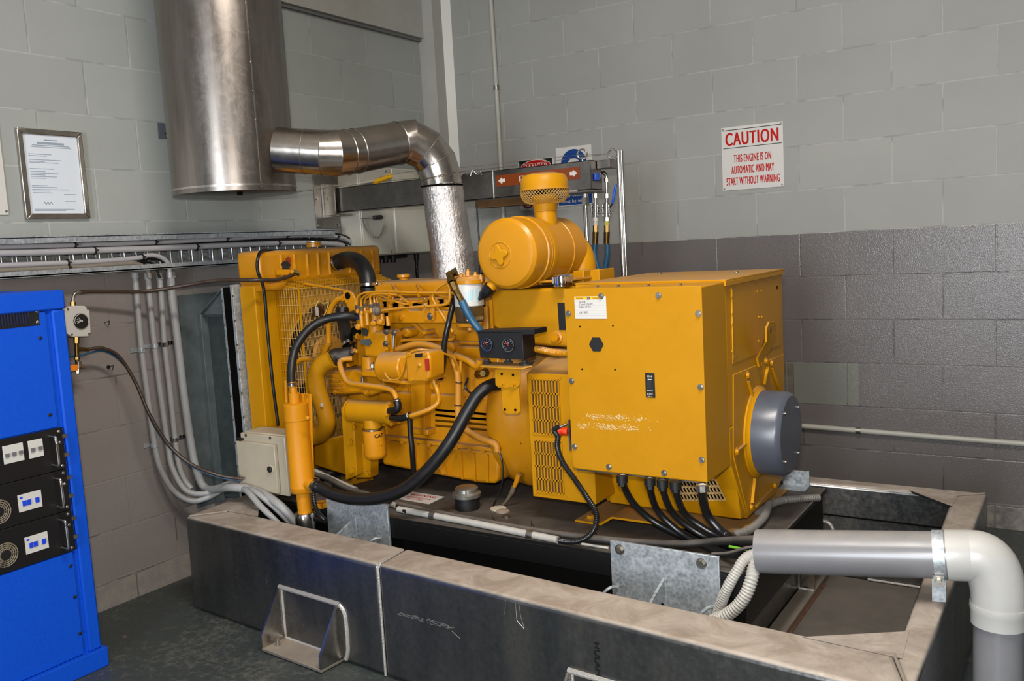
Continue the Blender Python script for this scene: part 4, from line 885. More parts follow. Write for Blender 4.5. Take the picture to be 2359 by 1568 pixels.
pcable([PZ(1526, 1109, zb), PZ(1531, 1140, 0.56), PZ(1550, 1180, 0.49), PZ(1590, 1215, 0.44), PZ(1640, 1243, 0.41), PZ(1690, 1262, 0.41), end(3)], 0.0105, 'third black power cable from the left under the terminal box')
pcable([PZ(1556, 1112, zb), PZ(1561, 1145, 0.56), PZ(1580, 1185, 0.49), PZ(1620, 1215, 0.45), PZ(1660, 1235, 0.43), PZ(1705, 1252, 0.43), end(2)], 0.0105, 'fourth black power cable from the left under the terminal box')
pcable([PZ(1618, 1122, zb), PZ(1620, 1150, 0.56), PZ(1630, 1185, 0.50), PZ(1655, 1217, 0.46), PZ(1680, 1235, 0.44), PZ(1720, 1256, 0.44), end(1)], 0.013, 'thick rightmost black power cable under the terminal box')
conduit('earth_wire', [PZ(1640, 1276, 0.42), PZ(1680, 1273, 0.43), PZ(1720, 1262, 0.45), end(1.2)], 0.005, M_gcable, 'thin black cable crossing the power cables beside the white conduits', 'cable')
conduit('green_wire', [PZ(1680, 1258, 0.44), PZ(1700, 1262, 0.44), PZ(1720, 1266, 0.44)], 0.004, M_greendust, 'short green and yellow earth wire among the power cables', 'cable')
conduit('grey_conduit', [PZ(1690, 1232, 0.40), PZ(1730, 1218, 0.40), PZ(1760, 1190, 0.40), PZ(1772, 1160, 0.40)], 0.0125, M_gcond, 'grey corrugated conduit curving up at the tank end', rib=(0.006, 0.0007))
conduit('grey_conduit', [PZ(1745, 1182, 0.392), PZ(1790, 1155, 0.395), PZ(1840, 1148, 0.395), PZ(1888, 1146, 0.392)], 0.0125, M_gcond, 'grey corrugated conduit reaching over the far tank corner', rib=(0.006, 0.0007))
conduit('white_flexible_conduit', [PD(1766, 1270, 2.43), PD(1742, 1274, 2.43), PD(1715, 1288, 2.43), PD(1696, 1318, 2.43), PD(1678, 1350, 2.44), PD(1664, 1382, 2.46), PD(1652, 1420, 2.485), PD(1646, 1460, 2.49)], 0.0150, M_wcond, 'left white corrugated conduit coming out of the grey pipe', rib=(0.0075, 0.0010))
conduit('white_flexible_conduit', [PD(1765, 1288, 2.43), PD(1745, 1294, 2.42), PD(1736, 1312, 2.41), PD(1731, 1335, 2.40), PD(1720, 1366, 2.40), PD(1700, 1395, 2.41), PD(1672, 1417, 2.43), PD(1640, 1430, 2.46)], 0.0175, M_wcond, 'right white corrugated conduit hanging below the grey pipe', rib=(0.0085, 0.0015))
# PVC pipe and elbow
rp = 0.059
pA, pV = PD(1745, 1269, 2.43), PD(2301, 1400, 2.18)
pn = (Vector((pV.x, pV.y, 0)) - Vector((pA.x, pA.y, 0))).cross(up).normalized()
def on_pipe(px, py): q_ = ray(px, py); return CAM + q_ * ((pA - CAM).dot(pn) / q_.dot(pn))
pB = on_pipe(2185, 1278)
t = thing('pvc_cable_duct', 'grey PVC pipe with pale elbow crossing the frame and dropping to the floor', 'pipe', (pV.x, pV.y, 0.0))
dirp = (pB - pA).normalized()
g = G().lathe(pA, dirp, [(0, rp - 0.004), (0, rp), ((pB - pA).length, rp), ((pB - pA).length, rp - 0.004), (0.001, rp - 0.004)], n=56)
# open tube: remove lathe end caps
g.f = g.f[:-2]; emit(g, 'straight_pipe', M_pvc, t)
vx = Vector((pV.x, pV.y, 0))
emit(G().cyl((pV.x, pV.y, 0.0), (pV.x, pV.y, pV.z - 0.02), rp * 0.97, n=56), 'vertical_pipe', M_pvc, t)
ce = pB + dirp * 0.01
e0 = pB + dirp * 0.055; e3 = Vector((pV.x, pV.y, pV.z + 0.00)); corner = Vector((pV.x, pV.y, e0.z + dirp.z / max(1e-6, Vector((dirp.x, dirp.y)).length) * (Vector((pV.x, pV.y)) - Vector((e0.x, e0.y))).length)) 
def bez(a, b, c, n=14): return [(a * (1 - s_) ** 2 + b * 2 * s_ * (1 - s_) + c * s_ * s_) for s_ in [i / n for i in range(n + 1)]]
el = bez(e0, corner - dirp * 0.0, e3)
emit(G().tube([pB - dirp * 0.002] + el, 1.06 * rp, n=48, smooth=0), 'elbow', M_pvcl, t)
emit(G().lathe(pB - dirp * 0.004, dirp, [(0, rp), (0, rp * 1.07), (0.052, rp * 1.07), (0.055, rp * 1.05)], n=56), 'socket', M_pvcl, t)
emit(G().lathe((pV.x, pV.y, e3.z + 0.012), (0, 0, -1), [(0, rp), (0, rp * 1.10), (0.010, rp * 1.12), (0.020, rp * 1.08), (0.052, rp * 1.07), (0.052, rp * 1.0)], n=56), 'lower_socket', M_pvcl, t)
cp = pA + (pB - pA) * ((on_pipe(2163, 1277) - pA).length / (pB - pA).length)
emit(G().lathe(cp - dirp * 0.012, dirp, [(0, rp), (0, rp + 0.003), (0.026, rp + 0.003), (0.026, rp)], n=48), 'strap', M_galv, t)
sd = dirp.cross(up).normalized()
if sd.dot(CAM - cp) < 0: sd = -sd
bp = cp + sd * (rp + 0.004) * 0.75 - up * rp * 0.80
emit(G().obox(bp, dirp * 0.012, sd * 0.010, up * 0.014).hexbolt(bp + sd * 0.010, sd, 0.008, 0.008), 'strap_bolt', M_zinc, t)
emit(G().obox(Vector((cp.x, cp.y, (h + cp.z - rp) / 2)) - sd * 0.015, dirp * 0.016, sd * 0.022, up * (cp.z - rp - h) / 2), 'standoff', M_galv, t)
# ------------------------------------------------------------------ exhaust silencer and pipe
mc = PY(543, 448, -1.80); mr = 0.236
t = thing('exhaust_silencer', 'big vertical aluminium clad exhaust silencer hanging above the radiator', 'silencer', (mc.x, mc.y, mc.z))
emit(G().lathe((mc.x, mc.y, mc.z - 0.0), (0, 0, 1), [(0.02, mr - 0.01), (0.0, mr - 0.004), (0.0, mr), (3.38 - mc.z, mr)], n=96), 'shell', M_muf, t)
emit(G().lathe((mc.x, mc.y, mc.z + 0.016), (0, 0, 1), [(0, mr), (0, mr + 0.0022), (0.008, mr + 0.0022), (0.008, mr)], n=96), 'lower_bead', M_alu, t)
emit(G().lathe((mc.x, mc.y, mc.z - 0.004), (0, 0, 1), [(0, 0.01), (0.003, mr - 0.001), (0.004, mr + 0.001), (0.006, mr + 0.001)], n=96), 'end_cap', M_muf, t)
sdir = (CAM - mc); sdir.z = 0; sdir.normalize(); sa = math.atan2(sdir.y, sdir.x) + math.radians(24)
def ms(z, a=sa, k=0.0): return Vector((mc.x + (mr + k) * math.cos(a), mc.y + (mr + k) * math.sin(a), z))
emit(G().bar(ms(mc.z + 0.01, k=.0006), ms(3.3, k=.0006), 0.004, 0.0022, up=Vector((math.cos(sa), math.sin(sa), 0))), 'seam', M_alu, t)
for i in range(10): emit(G().cyl(ms(mc.z + 0.05 + i * 0.105, k=0.0), ms(mc.z + 0.05 + i * 0.105, k=.004), 0.0028, n=8), 'rivet', M_alu, t)
emit(G().box(ms(mc.z - 0.002) + Vector((-0.10, -0.02, -0.012)), ms(mc.z - 0.002) + Vector((-0.085, -0.035, 0))), 'drain_plug', M_dark, t)
bk = PX(376, 300, 0.0)
t = thing('wall_bracket', 'grey steel wall bracket with a bolt left of the silencer', 'bracket', (0, bk.y, bk.z))
emit(G().box((0.001, bk.y - 0.028, bk.z - 0.035), (0.006, bk.y + 0.05, bk.z + 0.028)).prism([(0.006, bk.y + 0.02, bk.z + .028), (mc.x - mr + 0.004, bk.y + 0.06, bk.z + .022), (mc.x - mr + 0.004, bk.y + 0.06, bk.z - .03), (0.006, bk.y + 0.02, bk.z - .035)], (0, 0.005, 0)), 'plate', plain('grey_painted_steel', (88, 92, 98), 0.45), t, bevel=0.001)
emit(G().hexbolt(PX(384, 311, 0.006), (1, 0, 0), 0.009, 0.008), 'bolt', M_zinc, t)
def exz(px, py, Y): return PY(px, py, Y)
t = thing('exhaust_pipe', 'segmented aluminium exhaust pipe with foil lagged lower section', 'exhaust pipe', exz(1045, 625, -1.24))
A = [(660, 346, -1.77), (755, 352, -1.70)]
re_ = 0.0845
S = [exz(640, 345, -1.80), exz(745, 352, -1.715), exz(775, 353, -1.68), exz(797, 351, -1.64), exz(818, 348, -1.60), exz(915, 330, -1.40), exz(945, 326, -1.35), exz(982, 345, -1.30), exz(1004, 374, -1.27), exz(1015, 408, -1.26), exz(1018, 428, -1.26)]
emit(G().tube(S, re_, n=44, smooth=0), 'pipe', plain('brushed_aluminium', (186, 178, 170), 0.21, 1.0, var=0.1, scale=8), t, sharp=12)
g = G()
for i in (1, 2, 3, 4, 5, 6, 7, 8, 9):
    ax = (S[i + 1] - S[i - 1]).normalized(); g.ring(S[i], ax, re_ * (1.012 if i not in (6, 7) else 1.02), 0.0017, n=48, k=6)
g.ring(S[0].lerp(S[1], .62), (S[1] - S[0]), re_ + .0005, 0.0012, n=48, k=6)
emit(g, 'seam_bead', M_alu, t)
emit(G().lathe(S[-1] + up * 0.004, (0, 0, -1), [(0, re_ - 0.004), (0.002, re_ + 0.002), (0.008, re_ + 0.001), (0.010, re_ * 0.8)], n=44), 'lower_rim', M_dark, t)
L_ = [exz(1018, 424, -1.255), exz(1024, 470, -1.25), exz(1033, 530, -1.25), exz(1042, 590, -1.25), exz(1047, 640, -1.25)]
pts = catmull(L_, 14); rr = [0.083 + 0.0012 * math.sin(i * 0.35) + random.uniform(-.0004, .0004) + 0.006 * i / len(pts) for i in range(len(pts))]
g = G().tube(pts, rr, n=60, smooth=0)
for i, v_ in enumerate(g.v): g.v[i] = v_ + Vector((random.uniform(-1, 1), random.uniform(-1, 1), random.uniform(-1, 1))) * 0.0009
emit(g, 'foil_lagging', M_foil, t, sharp=80, label='crinkled silver foil lagging')
# ------------------------------------------------------------------ the yellow diesel generator
AY = -1.355                      # axis of crankshaft
gen = thing('diesel_generator', 'large yellow diesel generator set standing on the black base tank', 'generator', (1.4, AY, tz))
def part(g, name, mat, par=None, **k): return emit(g, name, mat, par or gen, **k)
def slab(px, Y, dep, name, mat=None, par=None, bevel=0.004, g=None, **k):
    """solid whose front outline is read at distance plane Y and that reaches dep metres back"""
    q = G() if g is None else g
    q.prism([PY(a, b, Y) for a, b in px], (0, dep, 0)); return part(q, name, mat or M_yeld, par, bevel=bevel, **k)
def ptube(pts, r_, name, mat=None, par=None, **k):
    g = G().tube([PY(*p) for p in pts], r_, **k); return part(g, name, mat or M_yeld, par)
def bolts(lst, Y, par=None, mat=None, r_=0.0075, h=0.006, ax=(0, -1, 0)):
    for a, b in lst: part(G().hexbolt(PY(a, b, Y), ax, r_, h), 'bolt', mat or M_yeld, par)
# ---- alternator
XE = 2.285; YF, YR = -1.645, -1.055
zt = 1.183; xa = 1.80
alt = part(G().box((xa, YF, 0.74), (XE, YR, zt)), 'alternator_housing', M_yel, bevel=0.004)
lid = part(G().box((xa - 0.015, YF - 0.010, zt), (XE + 0.008, YR - 0.0, zt + 0.006)).box((xa - 0.015, YF - 0.010, zt - 0.014), (XE + 0.008, YF - 0.007, zt)).box((XE + 0.005, YF - 0.010, zt - 0.014), (XE + 0.008, YR, zt)), 'lid', M_yel, alt, bevel=0.001)
for x, y in ((1520, 631), (1697, 628), (1780, 617), (1860, 610)): 
    p = PZ(x, y, zt + 0.006)
    if p.y < YR: part(G().hexbolt((min(p.x, XE - .02), p.y, zt + 0.006), (0, 0, 1), 0.006, 0.005), 'lid_screw', M_zinc, lid)
low = part(G().prism([(xa + 0.02, YF + 0.012, 0.74), (XE, YF, 0.74), (XE, YF + 0.005, 0.62), (XE, YF + 0.15, 0.412), (XE, YR - 0.13, 0.412), (XE, YR, 0.60), (XE, YR, 0.74)][1:], (-(XE - xa) - 0.02, 0, 0)), 'alternator_frame', M_yel, bevel=0.006)
# lower side face with grille: build a flat side panel standing proud of the frame
side = part(G().prism([(xa + 0.02, YF + 0.03, 0.66), (XE - 0.004, YF + 0.03, 0.66), (XE - 0.004, YF + 0.10, 0.425), (xa + 0.02, YF + 0.10, 0.425)], (0, 0.05, 0)), 'lower_side_panel', M_yel, bevel=0.003)
def slots(P00, P10, P01, rows, cols, name, fill_mat, bar_mat, par, fr=0.32, gap=0.22, th=0.004):
    """perforated grille: real bars over a dark sheet. P00 top-left, P10 top-right, P01 bottom-left"""
    ux, uy = P10 - P00, P01 - P00; nn = ux.cross(uy).normalized()
    if nn.dot(CAM - P00) < 0: nn = -nn
    part(G().prism([P00, P10, P10 + uy, P01], nn * -0.0), 'dummy', fill_mat, par) if False else None
    g = G().prism([P00 + nn * .0006, P10 + nn * .0006, P10 + uy + nn * .0006, P01 + nn * .0006], nn * 0.0006); part(g, 'recess_shade', fill_mat, par, smooth=False)  # flat dark sheet painted as the shade behind the bars
    g = G(); L, Hh = ux.length, uy.length; ex, ey = ux / L, uy / Hh
    cw = L / cols; rh = Hh / rows
    for i in range(cols + 1): g.obox(P00 + ex * (cw * i) + uy / 2 + nn * (th / 2 + .001), ex * cw * fr / 2, ey * Hh / 2, nn * th / 2)
    for j in range(rows + 1): g.obox(P00 + ey * (rh * j) + ux / 2 + nn * (th / 2 + .001), ex * L / 2, ey * rh * gap / 2, nn * th / 2)
    part(g, name, bar_mat, par)
Yg = YF + 0.048
slots(PY(1548, 1104, Yg), PY(1648, 1102, Yg), PY(1572, 1150, Yg + 0.03), 3, 13, 'air_grille', M_dark, dusty('grille_dusty_yellow', (206, 170, 110), dust=(190, 160, 120), rough=0.5), side)
# round front bell of the alternator
part(G().lathe((1.50, AY, 0.69), (1, 0, 0), [(0, 0.20), (0.0, 0.272), (0.12, 0.275), (0.16, 0.268), (0.34, 0.262), (0.36, 0.20)], n=64), 'alternator_bell', M_yel)
part(G().lathe((1.72, AY, 0.69), (1, 0, 0), [(0, 0.268), (0.0, 0.284), (0.05, 0.284), (0.06, 0.26)], n=64), 'bell_flange', M_yel)
# end bell face details
ef = lambda x, y, k=0.0: PX(x, y, XE + k)
g = G().prism([ef(1683, 663), ef(1796, 640), ef(1796, 795), ef(1687, 838)], (0.0022, 0, 0)); part(g, 'upper_end_cover', M_yel, alt, bevel=0.0008)
g = G().bar(ef(1686, 665, .003), ef(1689, 828, .003), 0.004, 0.003, up=(1, 0, 0)); part(g, 'cover_lip', M_yel, alt)
for x, y in ((1690, 664), (1741, 653), (1684, 685), (1685, 722), (1685, 747), (1686, 809), (1693, 821), (1744, 671), (1753, 669), (1747, 730), (1754, 730), (1747, 785)): part(G().cyl(ef(x, y, .002), ef(x, y, .002) + Vector(((.0055) - (.002), 0, 0)), 0.0032, n=8), 'cover_screw', M_yel if y not in (664, 821, 653) else M_zinc, alt)
part(G().cyl(ef(1790, 662, .002), ef(1790, 662, .002) + Vector(((.003) - (.002), 0, 0)), 0.006, n=12), 'cover_hole', M_dark, alt)
for x, y, rr in ((1721, 864, .013), (1776, 836, .013), (1763, 832, .010), (1750, 838, .010), (1696, 1040, .013), (1783, 1118, .013), (1729, 1168, .013)):
    part(G().lathe(ef(x, y), (1, 0, 0), [(0, rr * 1.25), (0.004, rr * 1.25), (0.005, rr)], n=20).cyl(ef(x, y, .005), ef(x, y, .005) + Vector(((.014) - (.005), 0, 0)), rr * 0.72, n=6), 'end_bolt', M_yel)
for a, b in (((1723, 878), (1732, 910)), ((1768, 845), (1760, 885)), ((1778, 848), (1797, 900)), ((1700, 1036), (1722, 1018)), ((1738, 1102), (1732, 1158)), ((1740, 1166), (1778, 1126))):
    part(G().bar(ef(*a, .006), ef(*b, .006), 0.005, 0.012, up=(1, 0, 0)), 'end_rib', M_yel)
g = G().prism([ef(1687, 862, -.001), ef(1804, 815, -.001), ef(1804, 1090, -.001), ef(1785, 1135, -.001), ef(1722, 1188, -.001), ef(1687, 1050, -.001)], (0.004, 0, 0)); part(g, 'end_bell', M_yel, bevel=0.003)
# lifting eye bracket
le = part(G().prism([ef(1745, 846, .006), ef(1742, 825, .006), ef(1748, 812, .02), ef(1758, 795, .04), ef(1762, 788, .05), ef(1762, 755, .05), ef(1768, 741, .05), ef(1780, 740, .05), ef(1784, 752, .05), ef(1782, 778, .05), ef(1770, 808, .03), ef(1755, 828, .012), ef(1752, 843, .006)], (0.006, 0.004, 0)), 'lifting_eye', M_yel, bevel=0.001)
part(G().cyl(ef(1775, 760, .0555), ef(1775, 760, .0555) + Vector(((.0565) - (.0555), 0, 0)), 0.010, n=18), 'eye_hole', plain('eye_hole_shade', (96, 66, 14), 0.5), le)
# grey round cover
cc = Vector((XE, -1.375, 0.672)); RR = 0.137
part(G().lathe(cc, (1, 0, 0), [(0, RR + 0.014), (0.008, RR + 0.014), (0.012, RR + 0.006), (0.02, RR)], n=64), 'cover_seat', M_yel)
cv = part(G().lathe(cc + Vector((0.014, 0, 0)), (1, 0, 0), [(0, RR), (0.078, RR * 0.995), (0.090, RR * 0.96), (0.097, RR * 0.90), (0.098, RR * 0.6), (0.098, 0.0)], n=72), 'round_end_cover', M_cover, label='dark grey round plastic cover')
for a_ in (0.75, 2.3, 3.9, 5.45): 
    p = cc + Vector((0.110, math.cos(a_) * RR * .78, math.sin(a_) * RR * .78)); part(G().cyl(p, p + Vector((0.006, 0, 0)), 0.005, n=10), 'cover_screw', M_zinc, cv)
# feet
Yft = -1.66
ft = part(G().prism([(1.742, Yft, tz), (1.845, Yft, tz), (1.885, Yft, tz + 0.036), (2.27, Yft, tz + 0.036), (2.27, Yft, tz + 0.028), (1.888, Yft, tz + 0.028), (1.852, Yft, tz + 0.001)][:0] + [(1.742, Yft, tz + 0.001), (1.840, Yft, tz + 0.001), (1.885, Yft, tz + 0.030), (2.16, Yft, tz + 0.030), (2.20, Yft, tz + 0.001), (2.285, Yft, tz + 0.001), (2.285, Yft, tz + 0.007), (2.203, Yft, tz + 0.007), (2.163, Yft, tz + 0.037), (1.882, Yft, tz + 0.037), (1.837, Yft, tz + 0.008), (1.742, Yft, tz + 0.008)], (0, 0.62, 0)), 'mounting_foot', M_yel, bevel=0.0008)
for x in (1.785, 2.235): part(G().hexbolt((x, Yft + 0.035, tz + 0.008), (0, 0, 1), 0.014, 0.012), 'foot_bolt', M_yel, ft)
# ---- terminal box
BX0, BX1, BY, BZ0, BZ1 = 1.850, 2.286, -1.840, 0.620, 1.182
tb_ = part(G().box((BX0, BY, BZ0), (BX1, YF, BZ1)), 'terminal_box', M_yelflat, bevel=0.004)
fl = part(G().box((BX0 - 0.002, BY - 0.003, BZ0 + 0.004), (BX1 + 0.001, BY - 0.0005, BZ1 + 0.001)), 'front_cover', M_yelflat, tb_, bevel=0.001)
for x, y in ((1385, 682), (1517, 680), (1309, 722), (1609, 722), (1317, 877), (1614, 891), (1324, 1028), (1617, 1059), (1403, 1075), (1530, 1089)):
    p = PY(x, y, BY - .003); p.x = max(p.x, BX0 + .010); part(G().lathe(p, (0, -1, 0), [(0, 0.0095), (0.0015, 0.0095), (0.0015, 0.006)], n=18).cyl(p, p + Vector((0, -0.006, 0)), 0.0062, n=6), 'cover_bolt', M_zinc, tb_)
for x in (1.93, 2.0, 2.1, 2.2): part(G().cyl((x, BY + 0.06, BZ1), (x, BY + 0.06, BZ1 + .006), 0.006, n=6), 'lid_bolt', M_zinc, tb_)
p = PY(1374, 793, BY - .003); part(G().cyl(p, p + Vector((0, -0.0015, 0)), 0.0245, n=6), 'hexagon_plug', M_blackm, tb_)
for x, y in ((1336, 752), (1412, 750), (1341, 850), (1417, 851)): p = PY(x, y, BY - .003); part(G().cyl(p, p + Vector((0, -0.0006, 0)), 0.0028, n=10), 'screw_hole', M_dark, tb_)
# breaker switch
a, b = PY(1486, 858, BY - .004), PY(1507, 916, BY - .004)
sw = part(G().box((a.x, BY - 0.006, b.z), (b.x + 0.004, BY - 0.003, a.z)), 'breaker_switch', M_blackm, tb_, bevel=0.002, label='black breaker switch marked ON and OFF')
mx = (a.x + b.x) / 2 + .002; g = G(); text(g, 'ON', (mx, BY - 0.0062, a.z - 0.010), X, Z, 0.014, 0.006, bold=0.02); text(g, 'OFF', (mx, BY - 0.0062, b.z + 0.011), X, Z, 0.017, 0.006, bold=0.02); text(g, '100 A', (mx, BY - 0.0062, b.z + 0.004), X, Z, 0.015, 0.003); g.box((mx - .009, BY - .0068, b.z + .020), (mx + .009, BY - .0062, b.z + .0215)).box((mx - .006, BY - .0068, a.z - .018), (mx + .006, BY - .0062, a.z - .020))
part(g, 'switch_lettering', M_signw, tb_, smooth=False)
part(G().box((mx - 0.006, BY - 0.010, (a.z + b.z) / 2 - 0.008), (mx + 0.006, BY - 0.006, (a.z + b.z) / 2 + 0.010)).box((mx - 0.009, BY - 0.0068, b.z + .024), (mx + .009, BY - .006, a.z - .022)), 'toggle', plain('toggle_grey', (42, 42, 44), 0.4), tb_)
# service sticker
a, b = PY(1323, 683, BY - .0035), PY(1398, 734, BY - .0035)
part(G().box((a.x, BY - 0.0042, b.z), (b.x, BY - 0.0032, a.z)), 'service_sticker', M_signw, tb_, label='white service sticker with handwriting')
part(G().box((a.x + .001, BY - 0.0046, a.z - 0.009), (b.x - .018, BY - 0.0042, a.z - 0.001)), 'sticker_band', plain('sticker_yellow', (236, 176, 20), 0.4), tb_)
cx = (a.x + b.x) / 2 - .009; g = G(); text(g, 'GOUGH', (a.x + 0.018, BY - 0.0047, a.z - 0.005), X, Z, 0.022, 0.0042, bold=0.03); text(g, 'GOUGH', (b.x - 0.032, BY - 0.0047, a.z - 0.005), X, Z, 0.022, 0.0042, bold=0.03)
g.box((cx - .001, BY - .0050, a.z - .009), (cx + .009, BY - .0046, a.z - .001))
for s_, w_, dz in (('16-3-16', 0.022, .016), ('Coolant changed', 0.046, .023), ('7408  18 Hrs', 0.040, .031), ('CAT ELC', 0.028, .048)): text(g, s_, (a.x + 0.016 + w_ / 2, BY - 0.0044, a.z - dz), Vector((1, 0, .05)), Z, w_, 0.0055)
part(g, 'handwriting', M_ink, tb_, smooth=False)
g = G(); text(g, 'CAT', (cx + .004, BY - 0.0051, a.z - 0.005), X, Z, 0.008, 0.0045, bold=0.02); part(g, 'sticker_logo', M_signw, tb_, smooth=False)
g = G()
for dz in (.014, .019, .027, .035, .042, .052, .057): g.box((a.x + .003, BY - .0043, a.z - dz), (b.x - .003, BY - .0042, a.z - dz - .0004))
part(g, 'sticker_lines', M_inkg, tb_, smooth=False)
# tape residue
random.seed(11); g = G()
for (x0, x1, y0, n_) in ((1330, 1515, 957, 520), (1330, 1500, 979, 620)):
    for i in range(n_):
        x = random.uniform(x0, x1)
        if math.sin(x * .11 + y0) + math.sin(x * .037) < random.uniform(-1.6, .9): continue
        y = y0 + (x - x0) * 0.05 + max(-7, min(7, random.gauss(0, 4.2))); p = PY(x, y, BY - .0032); s_ = random.uniform(.0004, .0017)
        g.prism([p + Vector((s_ * math.cos(k * 1.57) * random.uniform(.6, 2.6), 0, s_ * math.sin(k * 1.57) * random.uniform(.3, .8))) for k in range(4)], (0, -0.0003, 0))
part(g, 'tape_residue', plain('tape_residue', (228, 206, 160), 0.6), tb_, smooth=False)
for x, y, rr in ((1433, 1098, .017), (1497, 1104, .017), (1526, 1108, .017), (1556, 1112, .017)): 
    p = PZ(x, y, BZ0 - .005); part(G().cyl((p.x, p.y, BZ0), (p.x, p.y, BZ0 - 0.022), rr, n=16).cyl((p.x, p.y, BZ0 - .022), (p.x, p.y, BZ0 - 0.032), rr * .78, n=8), 'cable_gland', M_blackm, tb_)
p = PZ(1618, 1120, BZ0 - .005); part(G().cyl((p.x, p.y, BZ0), (p.x, p.y, BZ0 - 0.018), 0.019, n=8), 'steel_gland', M_zinc, tb_)
part(G().box((BX0 + .01, BY + .004, BZ0 - .004), (BX1 - .02, BY + .15, BZ0)), 'gland_plate', M_alud, tb_)
# red emergency socket and plate
part(G().box(PY(1308, 967, BY + .03), PY(1314, 1038, BY + .03) + Vector((0.002, 0.05, 0))), 'side_plate', M_alu, label='bright plate')
p = PY(1308, 994, BY + .06); part(G().cyl(p, p + Vector((-0.020, -0.004, 0)), 0.013, n=10).cyl(p + Vector((-.02, -.004, 0)), p + Vector((-0.042, -0.010, 0.002)), 0.015, n=14), 'red_connector', M_redp, label='orange red connector')
part(G().cyl(PY(1307, 976, BY + .03), PY(1284, 986, BY + .01), 0.0045, n=10), 'connector_pin', M_chrome)
part(G().tube([PY(1286, 983, BY), PY(1276, 990, BY), PY(1282, 1000, BY), PY(1286, 1008, BY)], 0.008, n=10), 'connector_boot', M_blackm)
t_ = part(G().tube([PY(1286, 1004, BY), PY(1284, 1030, BY - .02), PY(1297, 1065, BY - .04), PY(1325, 1105, BY - .05), PY(1352, 1145, BY - .05), PY(1373, 1180, BY - .04), PY(1370, 1215, BY - .04), PY(1350, 1238, BY - .04), PY(1320, 1247, BY - .03), PY(1287, 1244, BY - .02)], 0.0085, n=14, rib=(0.006, 0.0008), smooth=10), 'corrugated_cable', M_blackg)
# ---- vent guard in front of the flywheel
VY = -1.70
v0, v1, v2, v3 = PY(1213, 860, VY), PY(1297, 863, VY), PY(1312, 1155, VY), PY(1227, 1142, VY)
vz0, vz1, vx0, vx1 = (v2.z + v3.z) / 2, (v0.z + v1.z) / 2, (v0.x + v3.x) / 2, (v1.x + v2.x) / 2
vg = part(G().prism([(vx0, VY, vz0), (vx0, VY, vz1), (vx0, VY + 0.20, vz1 + 0.055), (vx0, VY + 0.20, vz0)], (vx1 - vx0 + 0.10, 0, 0)), 'vent_guard', M_yel, bevel=0.003)
tl, tr, bl = Vector((vx0 + .018, VY, vz1 - .018)), Vector((vx1 - .018, VY, vz1 - .018)), Vector((vx0 + .018, VY, vz0 + .25))
M_ven = plain('guard_inside_shade', (70, 46, 14), 0.6, var=0.4)  # darkened yellow-brown painted as shade behind the slots
slots(tl, tr, Vector((tl.x, VY, (vz0 + vz1) / 2 + .010)), 4, 9, 'vent_slots', M_ven, M_yel, vg, fr=0.38, gap=0.12)
slots(Vector((tl.x, VY, (vz0 + vz1) / 2 - .014)), Vector((tr.x, VY, (vz0 + vz1) / 2 - .014)), Vector((tl.x, VY, vz0 + .022)), 4, 9, 'vent_slots', M_ven, M_yel, vg, fr=0.38, gap=0.12)
for x, y in ((1221, 868), (1290, 870), (1236, 1133), (1303, 1143)): part(G().cyl(PY(x, y, VY), PY(x, y, VY) + Vector((0, (VY - .003) - (VY), 0)), 0.0055, n=10), 'guard_screw', M_yel, vg)
# ---- flywheel housing
part(G().lathe((1.37, AY, 0.69), (1, 0, 0), [(0, 0.18), (0.0, 0.262), (0.02, 0.278), (0.06, 0.286), (0.10, 0.286), (0.12, 0.276), (0.24, 0.270)], n=72), 'flywheel_housing', M_yeld)
# ---- engine block
blk = slab([(905, 790), (1150, 800), (1150, 1020), (905, 985)], -1.54, 0.40, 'engine_block', bevel=0.01)
slab([(878, 690), (1122, 680), (1128, 905), (880, 880)], -1.50, 0.34, 'cylinder_head', bevel=0.008)
slab([(862, 660), (880, 643), (1040, 632), (1110, 630), (1112, 690), (868, 700)], -1.44, 0.22, 'valve_cover', bevel=0.018, seg=3) if False else None
vc = part(G().box((PY(862, 670, -1.44).x, -1.45, 1.135), (1.46, -1.17, PY(900, 648, -1.44).z)), 'valve_cover', M_yeld, bevel=0.020, seg=4)
part(G().box((PY(858, 690, -1.5).x, -1.50, 1.10), (1.44, -1.12, 1.135)), 'head_deck', M_yeld, bevel=0.003)
part(G().lathe(PY(930, 640, -1.32) - up * 0.02, up, [(0, 0.018), (0.020, 0.020), (0.024, 0.028), (0.034, 0.028), (0.037, 0.02)], n=28), 'oil_filler_cap', M_yeld)
# intake manifold cover plate with bosses
mp_ = slab([(893, 716), (925, 716), (932, 708), (945, 716), (970, 716), (982, 709), (994, 716), (1052, 716), (1052, 744), (893, 744)], -1.575, 0.06, 'manifold_cover', bevel=0.003)
bolts([(926, 730), (985, 732), (1060, 735)], -1.575, mp_, r_=0.010)
for x, y, rr in ((957, 762, .016), (930, 762, .009), (1057, 796, .018), (985, 805, .014), (1005, 775, .010), (1018, 880, .018), (1000, 762, .008), (1090, 900, .014)): part(G().lathe(PY(x, y, -1.50), (0, -1, 0), [(0, rr * 1.3), (0.008 + .05, rr * 1.2), (0.014 + .05, rr * .9), (0.015 + .05, 0)], n=22), 'casting_boss', M_yeld, blk)
for l in (((905, 787), (1118, 790)), ((955, 746), (985, 775), (1000, 786), (1005, 800))): part(G().tube([PY(a, b, -1.505) for a, b in l], 0.008, n=8), 'casting_rib', M_yeld, blk)
for i, y in enumerate((945, 957, 969, 981)): part(G().bar(PY(1008, y - 3, -1.545), PY(1148, y + 9, -1.545), 0.03, 0.009), 'block_fin', M_yeld, blk)
